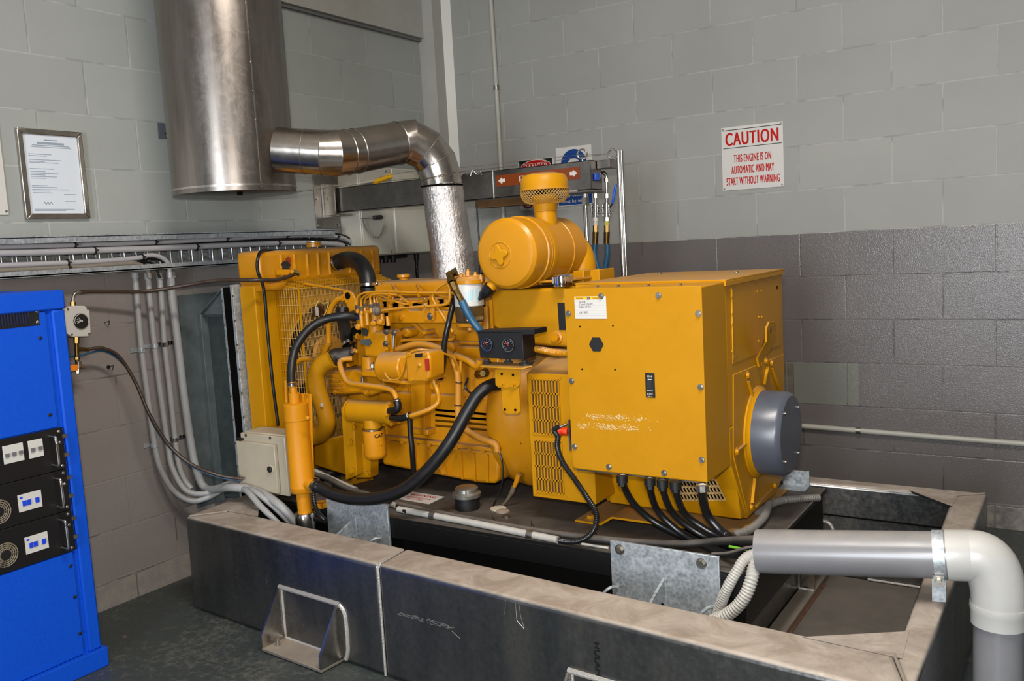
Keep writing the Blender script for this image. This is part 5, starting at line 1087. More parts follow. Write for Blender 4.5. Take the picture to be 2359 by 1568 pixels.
slab([(1006, 935), (1146, 948), (1146, 1002), (1006, 984)], -1.55, 0.05, 'side_cover', bevel=0.004, par=blk)
# crankcase lower casting and sump
slab([(870, 900), (1150, 915), (1150, 1035), (872, 1005)], -1.56, 0.40, 'crankcase', bevel=0.01)
slab([(945, 830), (978, 832), (978, 1000), (945, 994)], -1.60, 0.10, 'starter_bracket', bevel=0.003)
slab([(945, 985), (985, 990), (986, 1003), (945, 998)], -1.61, 0.08, 'bracket_foot', bevel=0.003)
sump = slab([(880, 1010), (1152, 1042), (1147, 1106), (1138, 1114), (1105, 1113), (880, 1070)], -1.57, 0.42, 'oil_sump', bevel=0.012, seg=3)
fl_ = slab([(872, 1002), (1158, 1034), (1158, 1043), (872, 1011)], -1.59, 0.46, 'sump_flange', bevel=0.002)
for x in range(895, 1150, 31): part(G().hexbolt(PY(x, 1012 + (x - 880) * 0.117, -1.592), (0, -1, 0), 0.006, 0.005), 'flange_bolt', M_yeld, fl_)
for x, y0_, x2, y2 in ((985, 1030, 1022, 1093), (1022, 1034, 1036, 1096), (1062, 1040, 1066, 1103), (1092, 1044, 1096, 1108), (1124, 1047, 1124, 1110), (955, 1026, 960, 1082)): part(G().bar(PY(x, y0_, -1.575), PY(x2, y2, -1.575), 0.006, 0.008, up=(0, 1, 0)), 'sump_rib', M_yeld, sump)
# ---- fuel injection pump
pmp = slab([(834, 762), (884, 764), (892, 772), (890, 826), (838, 822)], -1.66, 0.10, 'injection_pump', bevel=0.012, seg=3)
part(G().cyl(PY(852, 820, -1.62), PY(853, 856, -1.62), 0.034, n=28), 'pump_lower_body', M_yeld, pmp)
part(G().cyl(PY(866, 700, -1.63), PY(866, 766, -1.63), 0.030, n=24), 'pump_head', M_yeld, pmp)
slab([(826, 716), (890, 712), (892, 720), (828, 724)], -1.68, 0.08, 'pump_top_plate', par=pmp, bevel=0.003)
slab([(836, 852), (898, 856), (896, 872), (830, 866)], -1.67, 0.12, 'pump_flange', par=pmp, bevel=0.004)
part(G().cyl(PY(858, 855, -1.66), PY(858, 834, -1.66), 0.005, n=8).cyl(PY(858, 846, -1.66), PY(858, 838, -1.66), 0.009, n=6), 'flange_stud', M_zinc, pmp)
for x0_, y0_, y1_ in ((832, 722, 752), (845, 720, 748), (880, 722, 748), (893, 728, 750)): part(G().cyl(PY(x0_, y0_, -1.685), PY(x0_ + 2, y1_, -1.685), 0.0085, n=12), 'pump_column', M_yeld, pmp)
for x0_, y0_ in ((828, 752), (863, 744), (878, 741)): part(G().lathe(PY(x0_, y0_, -1.69), (0.2, -1, 0), [(0, .012), (.012, .012), (.018, .007)], n=14), 'pump_plug', M_yeld, pmp)
part(G().prism([PY(833, 756, -1.662), PY(844, 755, -1.662), PY(848, 762, -1.662), (PY(846, 774, -1.662)), PY(835, 772, -1.662)], (0, -0.002, 0)), 'badge', plain('badge_dark', (50, 50, 46), .6, spec=.2), pmp, label='small dark badge')
part(G().prism([PY(830, 783, -1.664), PY(852, 780, -1.664), PY(856, 790, -1.664), PY(850, 797, -1.664), PY(832, 791, -1.664)], (0, -0.003, 0)), 'name_plate', plain('tag_grey', (74, 78, 78), 0.55, 0.0), pmp, label='grey metal tag')
for x, y in ((890, 764), (889, 791), (889, 805), (824, 774), (908, 766)): part(G().hexbolt(PY(x, y, -1.665), (0, -1, 0), 0.008, 0.008), 'pump_bolt', M_zinc if x > 880 and y < 800 else M_yeld, pmp)
slab([(893, 763), (902, 760), (905, 780), (905, 850), (895, 850)], -1.64, 0.02, 'pump_bracket', bevel=0.002, par=pmp)
part(G().cyl(PY(907, 768, -1.66), PY(906, 800, -1.66), 0.006, n=12), 'stop_solenoid', M_zinc, pmp)
part(G().cyl(PY(818, 762, -1.60), PY(822, 764, -1.66), 0.018, n=18), 'pump_diaphragm', M_dark, pmp)
bell = G().lathe(PY(864, 716, -1.70), Vector((1, -.1, .05)), [(0, .016), (.006, .019), (.012, .014), (.018, .017), (.024, .012), (.03, .008)], n=20); part(bell, 'rubber_boot', plain('dusty_rubber_boot', (96, 84, 72), 0.6), pmp)
# high pressure fuel lines
YL = -1.70
for i, l in enumerate(([(822, 702), (823, 686), (831, 678), (848, 673), (900, 671), (960, 674), (1045, 674)], [(832, 706), (833, 690), (841, 681), (858, 676), (910, 674), (1045, 676)], [(840, 698), (842, 688), (850, 683), (858, 681), (930, 678), (1040, 678)],
                       [(854, 700), (853, 684), (860, 678), (880, 676), (915, 679)], [(863, 696), (862, 682), (872, 679), (930, 700), (952, 696), (975, 693)], [(870, 697), (869, 684), (890, 692), (935, 694), (950, 692), (975, 688)])):
    ln = part(G().tube([PY(a, b, YL + .012 * (i % 3)) for a, b in l], 0.0042, n=9, smooth=5), 'fuel_line', M_yeld)
    a = PY(*l[0], YL + .012 * (i % 3)); part(G().cyl(a - up * .002, a - up * .016, 0.0078, n=6), 'line_nut', M_zinc, ln); part(G().cyl(a - up * .016, a - up * .03, 0.0062, n=10), 'line_nipple', M_yeld, ln)
for i, l in enumerate(([(880, 715), (920, 710), (970, 706), (1020, 702), (1034, 694), (1036, 670), (1032, 655)], [(1032, 650), (1010, 662), (998, 678), (1000, 695), (1022, 730), (1043, 765)], [(915, 676), (935, 692), (944, 698)], [(1000, 673), (1020, 682), (1040, 684)],
                       [(955, 690), (965, 696), (978, 694), (985, 688)])):
    part(G().tube([PY(a, b, -1.70 + .008 * i) for a, b in l], 0.0052, n=10, smooth=7), 'fuel_return_line', M_yeld)
for x, y in ((900, 675), (966, 674), (946, 700), (898, 683)): part(G().box(PY(x - 5, y - 6, -1.712), PY(x + 5, y + 9, -1.69)), 'line_clamp', M_yeld, bevel=0.001)
for x, y in ((901, 686), (979, 700), (1005, 700), (1030, 690), (925, 697), (898, 697)): part(G().cyl(PY(x, y + 12, -1.56), PY(x, y - 8, -1.56), 0.013, n=14).cyl(PY(x, y - 4, -1.565), PY(x, y - 14, -1.565), 0.007, n=6), 'injector', M_yeld)
for x, y in ((903, 690), (981, 703)): part(G().box(PY(x - 3, y - 5, -1.60), PY(x + 3, y + 3, -1.59)), 'injector_cap', plain('pale_fitting', (206, 180, 150), 0.5))
for x, y in ((906, 662), (962, 662)): part(G().bar(PY(x - 3, y - 6, -1.47), PY(x + 5, y + 8, -1.50), 0.004, 0.012).hexbolt(PY(x + 7, y + 6, -1.50), (0, -1, 0), .005, .005), 'cover_clip', M_yeld)
# lifting eye at the front of the head
a = slab([(788, 680), (792, 671), (802, 669), (811, 674), (818, 690), (822, 712), (806, 718)], -1.62, 0.010, 'engine_lifting_eye', bevel=0.002); part(G().cyl(PY(801, 681, -1.621), PY(801, 681, -1.621) + Vector((0, (-1.6225) - (-1.621), 0)), 0.014, n=18), 'eye_hole', M_dark, a)
slab([(988, 680), (998, 680), (998, 738), (990, 738)], -1.60, 0.012, 'filter_bracket', bevel=0.002); bolts([(991, 728)], -1.60, None, M_zinc, 0.009)
slab([(690, 655), (705, 650), (800, 668), (800, 671), (705, 656)], -1.60, 0.010, 'guard_stay', bevel=0.001)
# ---- gear housing and front castings
slab([(818, 705), (905, 712), (905, 900), (818, 888)], -1.50, 0.36, 'timing_case', bevel=0.015, seg=3)
gh = slab([(757, 868), (762, 855), (810, 850), (884, 862), (886, 900), (846, 915), (830, 906), (772, 911), (757, 898)], -1.63, 0.20, 'gear_housing', bevel=0.012, seg=3)
for y in (862, 872, 882, 892, 902): part(G().bar(PY(757, y, -1.634), PY(790, y + 1, -1.634), 0.01, 0.007), 'housing_rib', M_yeld, gh)
bolts([(834, 872), (772, 902), (845, 904)], -1.635, gh, r_=0.008)
part(G().cyl(PY(835, 868, -1.66), PY(836, 884, -1.66), 0.007, n=12), 'sender', M_zinc, gh)
slab([(800, 905), (905, 905), (905, 1010), (812, 1000)], -1.50, 0.36, 'front_crankcase', bevel=0.01)
# ---- governor actuator
ac = part(G().tube([PY(884, 845, -1.745), PY(940, 845, -1.745)], 0.056, n=36, smooth=0), 'actuator_body', M_yeld, bevel=0.006)
slab([(932, 812), (984, 808), (990, 822), (990, 872), (982, 880), (936, 882)], -1.80, 0.09, 'actuator_head', par=ac, bevel=0.010, seg=3)
slab([(888, 818), (938, 816), (938, 876), (888, 874)], -1.785, 0.08, 'actuator_case', par=ac, bevel=0.014, seg=3)
slab([(880, 872), (935, 878), (990, 872), (992, 876), (936, 886), (880, 878)], -1.79, 0.09, 'actuator_bracket', par=ac, bevel=0.002)
part(G().cyl(PY(907, 848, -1.786), PY(907, 848, -1.786) + Vector((0, (-1.795) - (-1.786), 0)), 0.014, n=20).bar(PY(900, 849, -1.797), PY(914, 847, -1.797), .004, .003), 'actuator_shaft', M_zinc, ac)
part(G().tube([PY(888, 848, -1.79), PY(888, 862, -1.80), PY(900, 874, -1.80), PY(918, 872, -1.80), PY(928, 855, -1.80), PY(933, 830, -1.80), PY(945, 812, -1.80), PY(970, 805, -1.79), (PY(1008, 810, -1.74)), PY(1040, 822, -1.68), PY(1052, 850, -1.64), PY(1058, 900, -1.62)], 0.004, n=8), 'actuator_wire', M_yeld, ac)
slab([(956, 815), (972, 813), (972, 822), (956, 823)], -1.803, 0.004, 'black_tag', M_blackm, ac, bevel=0)
slab([(978, 827), (987, 826), (988, 853), (980, 854)], -1.803, 0.004, 'red_tag', plain('faded_red_tag', (160, 36, 22), 0.5), ac, bevel=0)
for x, y in ((945, 816), (980, 816), (948, 874), (986, 868)): part(G().lathe(PY(x, y, -1.80), (0, -1, 0), [(0, .008), (.004, .007), (.005, 0)], n=12), 'actuator_screw', M_yeld, ac)
part(G().lathe(PY(966, 840, -1.80), (0, -1, 0), [(0, .010), (.004, .009), (.006, .005), (.012, .004)], n=14), 'actuator_plug', M_yeld, ac)
# tubes around the block
ptube([(915, 805, -1.62), (960, 792, -1.62), (1000, 798, -1.63), (1035, 815, -1.63), (1046, 835, -1.63), (1055, 870, -1.63), (1056, 960, -1.63), (1068, 985, -1.63), (1100, 1005, -1.64), (1140, 1022, -1.64), (1146, 1040, -1.64)], 0.0125, 'wiring_loom', dusty('painted_loom', (190, 128, 34), dust=(150, 122, 92), rough=.5), n=12)
for x, y in ((1057, 880), (1055, 932), (1085, 995), (1125, 1015)): part(G().ring(PY(x, y, -1.63), (0.1, 0, 1) if y < 940 else (1, 0, -.5), 0.013, 0.0018, n=16, k=5), 'loom_tie', M_blackm)
ptube([(918, 803, -1.60), (920, 790, -1.60), (935, 783, -1.60), (1030, 782, -1.60), (1045, 778, -1.60), (1048, 772, -1.60)], 0.006, 'oil_line', n=10)
ptube([(1048, 818, -1.62), (1075, 828, -1.62), (1095, 842, -1.62), (1103, 838, -1.62), (1105, 828, -1.62)], 0.013, 'branch_loom', n=12)
ptube([(1062, 830, -1.62), (1060, 870, -1.62), (1058, 905, -1.62)], 0.006, 'thin_loom', n=8)
ptube([(1078, 870, -1.62), (1072, 890, -1.62), (1085, 905, -1.62), (1100, 900, -1.62)], 0.004, 'sender_wire', M_blackg, n=8)
part(G().cyl(PY(1102, 862, -1.62), PY(1118, 858, -1.66), 0.016, n=16).cyl(PY(1110, 860, -1.66), PY(1112, 860, -1.675), 0.011, n=6), 'pressure_sender', M_brass)
ptube([(990, 850, -1.76), (998, 855, -1.74), (1000, 880, -1.74), (1008, 900, -1.74), (1010, 925, -1.74), (990, 942, -1.76), (955, 955, -1.78), (945, 958, -1.78)], 0.009, 'coolant_line', n=14)
ptube([(988, 826, -1.76), (1000, 832, -1.75), (1003, 848, -1.74), (1002, 862, -1.74)], [0.010, 0.011, 0.011, 0.011], 'line_elbow', plain('grey_elbow_hose', (84, 80, 76), 0.5), n=14)
ptube([(812, 826, -1.70), (790, 828, -1.72), (783, 838, -1.74), (792, 866, -1.76), (806, 882, -1.77), (845, 888, -1.78), (885, 893, -1.78), (905, 900, -1.78), (914, 918, -1.78)], 0.0105, 'bypass_line', n=14)
ptube([(914, 922, -1.78), (917, 935, -1.78), (912, 944, -1.78), (898, 946, -1.77)], 0.0135, 'short_hose', M_black, n=14)
ptube([(944, 957, -1.78), (925, 963, -1.78), (902, 962, -1.77)], 0.0125, 'short_hose', M_black, n=14)
for a in ((914, 921, (0, 0, 1)), (943, 957, (1, 0, .2))): part(G().ring(PY(a[0], a[1], -1.78), a[2], 0.0135, 0.002, n=18, k=5), 'hose_clamp', M_zinc)
# oil cooler and spin-on oil filter
oc = part(G().cyl(PY(812, 945, -1.74), PY(903, 950, -1.74), 0.0425, n=40), 'oil_cooler', M_yel, bevel=0.003)
part(G().lathe(PY(900, 950, -1.74), (1, 0, 0), [(0, .047), (.012, .047), (.018, .040), (.022, .02)], n=36), 'cooler_end', M_yel, oc); part(G().lathe(PY(806, 945, -1.74), (1, 0, 0), [(0, .03), (.004, .045), (.012, .045)], n=36), 'cooler_end', M_yel, oc)
for i in range(6): a_ = i * PI / 3; c = PY(905, 950, -1.74); part(G().hexbolt(c + Vector((.006, .044 * math.cos(a_), .044 * math.sin(a_))), (1, 0, 0), .006, .006), 'cooler_bolt', M_yeld, oc)
part(G().cyl(PY(858, 965, -1.745), PY(860, 985, -1.745), 0.034, n=32), 'filter_neck', M_yel, oc)
of_ = part(G().lathe(PY(861, 985, -1.75), (0, 0, -1), [(0, .035), (.002, .0415), (.008, .0415), (.008, .0425), (.098, .0425), (.108, .040), (.116, .030), (.116, 0)], n=48), 'oil_filter', M_orange)
part(G().lathe(PY(861, 985, -1.75) - up * .0, (0, 0, -1), [(0, .036), (.001, .0432), (.006, .0432), (.0065, .040)], n=48), 'filter_rim', M_steel, of_)
def wrap_text(body, c, R, a0, w_, h_, z_, bold=0.0):
    vs, fs = text_mesh(body, w_, h_, bold); g = G(); g.add([c + Vector((R * math.cos(a0 + v.x / R), R * math.sin(a0 + v.x / R), z_ + v.y)) for v in vs], fs); return g
fc = PY(861, 985, -1.75); fc = Vector((fc.x, fc.y, fc.z)); va = math.atan2(CAM.y - fc.y, CAM.x - fc.x)
part(wrap_text('CAT', fc, .0431, va + .42, .036, .015, -.024, bold=.03), 'filter_logo', M_ink, of_, smooth=False)
g = wrap_text('- - -', fc, .0431, va + .42, .022, .0012, -.043); g2 = wrap_text('---', fc, .0431, va + .42, .022, .001, -.062); g.add(g2.v, g2.f); part(g, 'filter_print', M_ink, of_, smooth=False)
# front support
fs = slab([(785, 938), (812, 932), (822, 1095), (796, 1106)], -1.70, 0.06, 'front_support', M_yel, bevel=0.003)
slab([(812, 985), (853, 1050), (853, 1100), (820, 1100)], -1.66, 0.05, 'support_web', M_yel, fs, bevel=0.002)
p0 = PZ(786, 1104, tz + .004); part(G().prism([PZ(785, 1106, tz), PZ(800, 1119, tz), PZ(860, 1104, tz), PZ(845, 1090, tz)], (0, 0, .014)), 'support_foot', M_yel, fs, bevel=0.001)
part(G().hexbolt(PZ(817, 1104, tz + .014), (0, 0, 1), .014, .012), 'support_bolt', M_yel, fs)
bolts([(811, 983), (806, 1018), (811, 1085), (848, 1090)], -1.705, fs, M_yel, 0.010)
# ---- fuel filter with water separator
ff = part(G().lathe(PY(1082, 704, -1.66), up, [(0, .050), (.002, .0525), (.078, .0525), (.080, .050)], n=44), 'fuel_filter', M_white, label='white fuel filter cartridge')
g = G(); fc = PY(1082, 704, -1.66); va = math.atan2(CAM.y - fc.y, CAM.x - fc.x)
for k_, (da, w_, h_, z_) in enumerate(((.6, .012, .05, .04), (.1, .018, .04, .04), (-.2, .006, .03, .035))):
    g2 = wrap_text('III', fc, .0529, va + da, w_, h_, z_); g.add(g2.v, g2.f)
part(g, 'filter_print', plain('print_light_blue', (130, 190, 214), 0.4), ff, smooth=False)
part(G().lathe(PY(1083, 742, -1.66), up, [(0, .040), (.006, .050), (.056, .0515), (.060, .050)], n=40), 'water_bowl', M_bowl, ff, label='smoked clear water bowl')
part(G().lathe(PY(1083, 753, -1.66), up, [(0, .030), (.004, .046), (.016, .050), (.018, .046)], n=40).cyl(PY(1083, 760, -1.66), PY(1083, 752, -1.66), .010, n=8), 'bowl_ring', M_yeld, ff)
fh = part(G().lathe(PY(1082, 655, -1.66), up, [(0, .045), (.004, .054), (.016, .055), (.022, .048), (.028, .044)], n=40), 'filter_head', M_yeld, ff)
for x, y in ((1062, 636), (1078, 628), (1095, 634), (1108, 640), (1070, 640)): part(G().cyl(PY(x, y + 8, -1.66), PY(x, y - 4, -1.66), .009, n=6).cyl(PY(x, y - 3, -1.66), PY(x, y - 8, -1.66), .005, n=8), 'head_plug', M_yeld, fh)
part(G().bar(PY(1050, 640, -1.65), PY(1112, 636, -1.65), .03, .012), 'head_bridge', M_yeld, fh, bevel=.002)
# brass fitting, blue hose, black breather hose
bf = part(G().tube([PY(1052, 626, -1.70), PY(1036, 632, -1.71), PY(1042, 650, -1.72)], .016, n=8, smooth=0).cyl(PY(1042, 650, -1.72), PY(1050, 667, -1.72), .013, n=6).cyl(PY(1050, 667, -1.72), PY(1066, 697, -1.72), .0115, n=8), 'brass_elbow', M_brass, label='brass hose elbow')
ptube([(1064, 694, -1.72), (1074, 714, -1.72), (1088, 738, -1.71), (1105, 760, -1.70), (1115, 775, -1.68)], 0.0135, 'blue_hose', M_blueh, n=16)
ptube([(1045, 640, -1.60), (1045, 690, -1.66), (1034, 740, -1.70), (1024, 790, -1.71), (1022, 830, -1.70), (1014, 872, -1.68)], 0.0105, 'breather_hose', M_blackg, n=14)
ptube([(944, 965, -1.72), (946, 1000, -1.72), (950, 1040, -1.72), (953, 1088, -1.70)], 0.0105, 'drain_hose', M_black, n=14)
ptube([(1148, 1035, -1.62), (1156, 1060, -1.62), (1158, 1100, -1.62), (1150, 1135, -1.62), (1133, 1172, -1.61), (1130, 1185, -1.61)], 0.0035, 'sender_cable', M_blackg, n=8)
ptube([(1195, 1092, -1.60), (1190, 1108, -1.60), (1184, 1122, -1.60)], [.010, .009, .007], 'drain_tube', n=12)
ptube([(1184, 1120, -1.60), (1180, 1132, -1.60), (1174, 1142, -1.60), (1165, 1155, -1.60), (1140, 1180, -1.60)], [.009, .010, .007, .005, .005], 'drain_cable', plain('grimy_connector', (96, 84, 66), .6), n=10)
# big black heater hose
ptube([(730, 1118, -1.93), (760, 1135, -1.93), (810, 1148, -1.925), (870, 1147, -1.915), (930, 1127, -1.90), (985, 1082, -1.88), (1035, 1020, -1.85), (1075, 950, -1.80), (1100, 910, -1.77), (1125, 890, -1.74), (1150, 884, -1.70)], 0.0225, 'heater_hose', M_black, n=22, smooth=10)
# ---- gauge panel on its bracket
GY = -1.80
pn = slab([(1100, 764), (1203, 766), (1207, 828), (1106, 824)], GY, 0.075, 'gauge_panel', M_blackm, bevel=0.002, label='black panel with two round gauges')
slab([(1098, 762), (1230, 758), (1231, 770), (1204, 771), (1204, 766), (1099, 765)], GY - .002, 0.080, 'panel_hood', M_blackm, pn, bevel=0.001)
for x, y, r_ in ((1124, 793, .021), (1173, 794, .021)):
    c = PY(x, y, GY - .001); part(G().lathe(c, (0, -1, 0), [(0, r_ * 1.05), (.006, r_ * 1.05), (.008, r_ * .93), (.006, r_ * .90), (.004, 0)], n=36), 'gauge', M_blackg, pn)
    part(G().ring(c + Vector((0, -.007, 0)), (0, 1, 0), r_, .0011, n=36, k=6), 'gauge_bezel', M_chrome, pn)
    g = G().bar(c + Vector((.002, -.0065, -.002)), c + Vector((-.011, -.0065, .009)), .0006, .0018, up=(0, -1, 0)); part(g, 'gauge_needle', M_redp, pn)
    g = G()
    for i in range(7): a_ = PI * (.1 + i * .2); g.bar(c + Vector((math.cos(a_) * r_ * .62, -.006, math.sin(a_) * r_ * .62)), c + Vector((math.cos(a_) * r_ * .8, -.006, math.sin(a_) * r_ * .8)), .0005, .0010, up=(0, -1, 0))
    g.box(c + Vector((-.004, -.0062, .006)), c + Vector((.004, -.0058, .0072))); part(g, 'gauge_scale', M_white, pn, smooth=False)
for x, y in ((1122, 833), (1171, 832), (1209, 836)): part(G().lathe(PY(x, y + 3, GY + .03), up, [(0, .016), (.005, .013), (.008, .009), (.014, .009)], n=18), 'rubber_mount', plain('grey_rubber', (52, 50, 48), .6), pn)
br = part(G().prism([PY(1106, 843, GY), PY(1200, 848, GY), PY(1226, 842, GY + .02), PY(1226, 838, GY + .06), PY(1120, 832, GY + .06)], (0, 0, -.004)), 'panel_bracket', M_yel, bevel=.001)
s1 = slab([(1140, 851), (1198, 851), (1197, 886), (1190, 893), (1148, 893), (1141, 886)], GY + .015, 0.005, 'bracket_plate', M_yel, br, bevel=.001)
slab([(1154, 893), (1195, 893), (1198, 948), (1192, 953), (1165, 953), (1158, 946)], GY + .02, 0.005, 'bracket_strap', M_yel, br, bevel=.001)
for x, y in ((1156, 861), (1182, 863), (1163, 943), (1187, 944)): part(G().cyl(PY(x, y, GY + .0145), PY(x, y, GY + .0145) + Vector((0, (GY + .013) - (GY + .0145), 0)), .0045, n=12), 'bracket_hole', M_dark, br)
bolts([(1155, 884), (1181, 885)], GY + .015, br, M_yel, .009)
slab([(1195, 836), (1225, 834), (1215, 848), (1195, 850)], GY + .02, .02, 'black_bracket', M_blackm, br, bevel=.001)
ptube([(1203, 800, -1.74), (1240, 804, -1.72), (1275, 811, -1.72), (1310, 813, -1.73)], 0.0115, 'yellow_conduit', M_yeld, n=14, rib=(.006, .0006), smooth=8)
ptube([(1200, 786, -1.74), (1210, 789, -1.73), (1215, 800, -1.72)], 0.010, 'conduit_elbow', plain('grey_elbow', (120, 110, 98), .5), n=10)
# ---- yellow heat shield / air box behind the panel
hs_ = slab([(1130, 672), (1145, 668), (1302, 662), (1306, 800), (1200, 792), (1136, 752)], -1.60, 0.26, 'side_shield', M_yelflat, bevel=0.010, seg=3)
slab([(1126, 690), (1133, 690), (1136, 760), (1130, 760)], -1.605, .01, 'shield_edge', M_yeld, hs_, bevel=.001)
slab([(1284, 697), (1302, 697), (1303, 760), (1288, 760)], -1.604, .006, 'black_tape', M_blackm, hs_, bevel=0)
part(G().lathe(PY(1283, 777, -1.60), (0, -1, 0), [(0, .024), (.006, .022), (.008, .016), (.014, .016)], n=24).cyl(PY(1283, 777, -1.614), PY(1283, 777, -1.614) + Vector((0, (-1.624) - (-1.614), 0)), .010, n=6), 'hex_plug', M_yeld, hs_)
part(G().box((PY(1235, 640, -1.55).x, -1.60, 1.190), (PY(1310, 640, -1.5).x + .04, -1.30, 1.198)), 'shield_top', M_yeld, hs_, bevel=.002)
part(G().lathe(PY(1297, 660, -1.60), up, [(0, .030), (.002, .033), (.010, .034), (.036, .034), (.042, .028), (.043, 0)], n=40), 'breather_cap', M_chrome, label='chrome breather cap')
g = G(); fc = PY(1297, 660, -1.60)
for i in range(24): a_ = i * PI / 12; g.cyl(fc + Vector((.0335 * math.cos(a_), .0335 * math.sin(a_), .012)), fc + Vector((.0335 * math.cos(a_), .0335 * math.sin(a_), .034)), .0022, n=6)
part(g, 'cap_knurl', M_chrome)
slab([(1320, 624), (1345, 622), (1345, 662), (1320, 662)], -1.45, .12, 'yellow_block', M_yel, bevel=.003)
slab([(1300, 630), (1380, 620), (1382, 664), (1300, 664)], -1.40, .12, 'control_block', M_yel, bevel=.003)
# ---- air cleaner
CY = -1.70; cA = PY(1162, 584, CY); R_ = 0.1205
acl = part(G().lathe(cA, (0, 1, 0), [(0, 0), (0, R_ * .78), (.004, R_ * .90), (.014, R_ * .985), (.024, R_), (.085, R_), (.087, R_ * 1.035), (.100, R_ * 1.035), (.102, R_ * .985), (.114, R_ * .985), (.115, R_ * 1.01), (.121, R_ * 1.01), (.122, R_ * .985), (.27, R_ * .985), (.272, R_ * 1.005), (.278, R_ * 1.005), (.28, R_ * .985), (.365, R_ * .985), (.378, R_ * .93), (.382, R_ * .6), (.382, 0)], n=96), 'air_cleaner', plain('air_cleaner_paint', (184, 124, 8), .34, var=.03, scale=4), sharp=25)
kc = cA + Vector((-.018, 0, -.004))
part(G().ring(kc, (0, 1, 0), R_ * .36, R_ * .022, n=44, k=8), 'cap_swage', M_yel, acl)
g = G(); star = []
for i in range(48): a_ = 2 * PI * i / 48 + .25; rr_ = R_ * .235 * (1 + .28 * math.cos(4 * a_)); star.append(kc + Vector((rr_ * math.cos(a_ + .2), -.001, rr_ * math.sin(a_ + .2))))
g.prism(star, (0, -.010, 0)); part(g, 'wing_knob', M_yel, acl, bevel=.004, seg=3)
bc = PY(1128, 668, CY + .04)
part(G().cyl(PY(1136, 656, CY + .03), PY(1128, 664, CY + .02), .019, n=20), 'dust_spout', M_yel, acl)
part(G().tube([PY(1130, 660, CY + .02), PY(1121, 672, CY + .02), PY(1112, 680, CY + .02), PY(1103, 690, CY + .02)], [.022, .022, .016, .004], n=20, smooth=4), 'dust_valve', M_black, acl, label='black rubber dust valve')
st = part(G().bar(PY(1242, 600, CY + .14), PY(1242, 655, CY + .14), .022, .004, up=(0, 1, 0)), 'band_leg', M_yel, acl); part(G().lathe(cA + Vector((0, .128, 0)), (0, 1, 0), [(0, R_), (0, R_ * 1.02), (.020, R_ * 1.02), (.020, R_)], n=72), 'mounting_band', M_yel, acl)
nk = PY(1258, 515, CY + .26); nz = nk.z
nx, ny = cA.x + .0, CY + .22
nb = PY(1258, 512, ny); ntop = PY(1256, 462, ny)
part(G().lathe((nb.x, ny, nb.z - .05), up, [(0, .040), (.07, .040), (.0975, .040)], n=44).lathe((nb.x, ny, PY(1256, 487, ny).z), up, [(0, .040), (.001, .0425), (.004, .0425), (.005, .040)], n=44).lathe((nb.x, ny, PY(1256, 487, ny).z), up, [(0, .0395), (ntop.z - PY(1256, 487, ny).z + .02, .049)], n=44), 'inlet_neck', M_yel, acl)
zc0, zc1 = PY(1250, 470, ny).z, PY(1250, 437, ny).z; zc2 = PY(1250, 396, ny).z
g = G(); N_ = 44
for s_ in (1, -1):
    for i in range(N_):
        pts_ = []
        for k in range(9):
            u_ = k / 8; a_ = 2 * PI * i / N_ + s_ * u_ * .55; rr_ = .046 + (.084 - .046) * math.sqrt(max(0, 1 - (1 - min(1, u_ * 1.35)) ** 2))
            pts_.append(Vector((nb.x + rr_ * math.cos(a_), ny + rr_ * math.sin(a_), zc0 + (zc1 - zc0) * u_)))
        g.tube(pts_, .0010, n=4, smooth=0, cap=False)
part(g, 'rain_cap_mesh', dusty('dusty_wire_mesh', (176, 138, 66), dust=(160, 138, 96), rough=.5), acl)
part(G().cyl((nb.x, ny, zc0), (nb.x, ny, zc1), .030, n=30), 'mesh_shade_core', M_dark, acl)  # dark core added so the openings of the mesh look shaded
part(G().lathe((nb.x, ny, zc1 - .002), up, [(0, .0875), (.003, .0875), (.005, .0845), ((zc2 - zc1) * .58, .0840), ((zc2 - zc1) * .84, .074), ((zc2 - zc1) * .97, .045), (zc2 - zc1, 0)], n=64), 'rain_cap', M_yel, acl)
part(G().tube([cA + Vector((.03, .36, 0)), cA + Vector((.06, .39, -0.0)), cA + Vector((.082, .39, -.05)), cA + Vector((.082, .39, -.14))], .050, n=32, smooth=8), 'outlet_elbow', M_yel, acl)
# ---- radiator
RX = 0.38
rad = part(G().box((0.29, -1.775, 0.43), (RX, -1.66, 1.215)), 'radiator_channel', M_yel, bevel=.004)
part(G().box((0.29, -1.09, 0.43), (RX, -0.995, 1.215)), 'radiator_channel', M_yel, bevel=.004)
a, b = PX(594, 572, .42), PX(877, 568, .42)
tt = part(G().box((0.28, a.y, 1.215), (0.42, b.y, (a.z + b.z) / 2)), 'radiator_top_tank', M_yeld, bevel=.022, seg=4)
part(G().box((0.288, a.y + .01, 1.195), (0.425, b.y - .01, 1.222)), 'tank_flange', M_yeld, bevel=.002)
for x in (646, 676, 706, 731, 757, 803, 831, 857):
    p = PX(x, 600, .42); part(G().prism([(.418, p.y - .004, 1.24), (.430, p.y, 1.24), (.418, p.y + .004, 1.24)], (0, 0, a.z - .03 - 1.24)), 'tank_rib', M_yeld, tt, bevel=.001)
p = PX(735, 573, .36); part(G().lathe((.35, p.y - .02, a.z - .004), up, [(0, .032), (.012, .032), (.014, .024), (.016, .024)], n=32).lathe((.35, p.y - .02, a.z + .010), up, [(0, .034), (.005, .034), (.008, .02)], n=32), 'radiator_cap_neck', M_yeld, tt)
part(G().cyl((.35, p.y - .02, a.z + .017), (.35, p.y - .02, a.z + .021), .032, n=32), 'radiator_cap', M_zinc, tt)
random.seed(5)
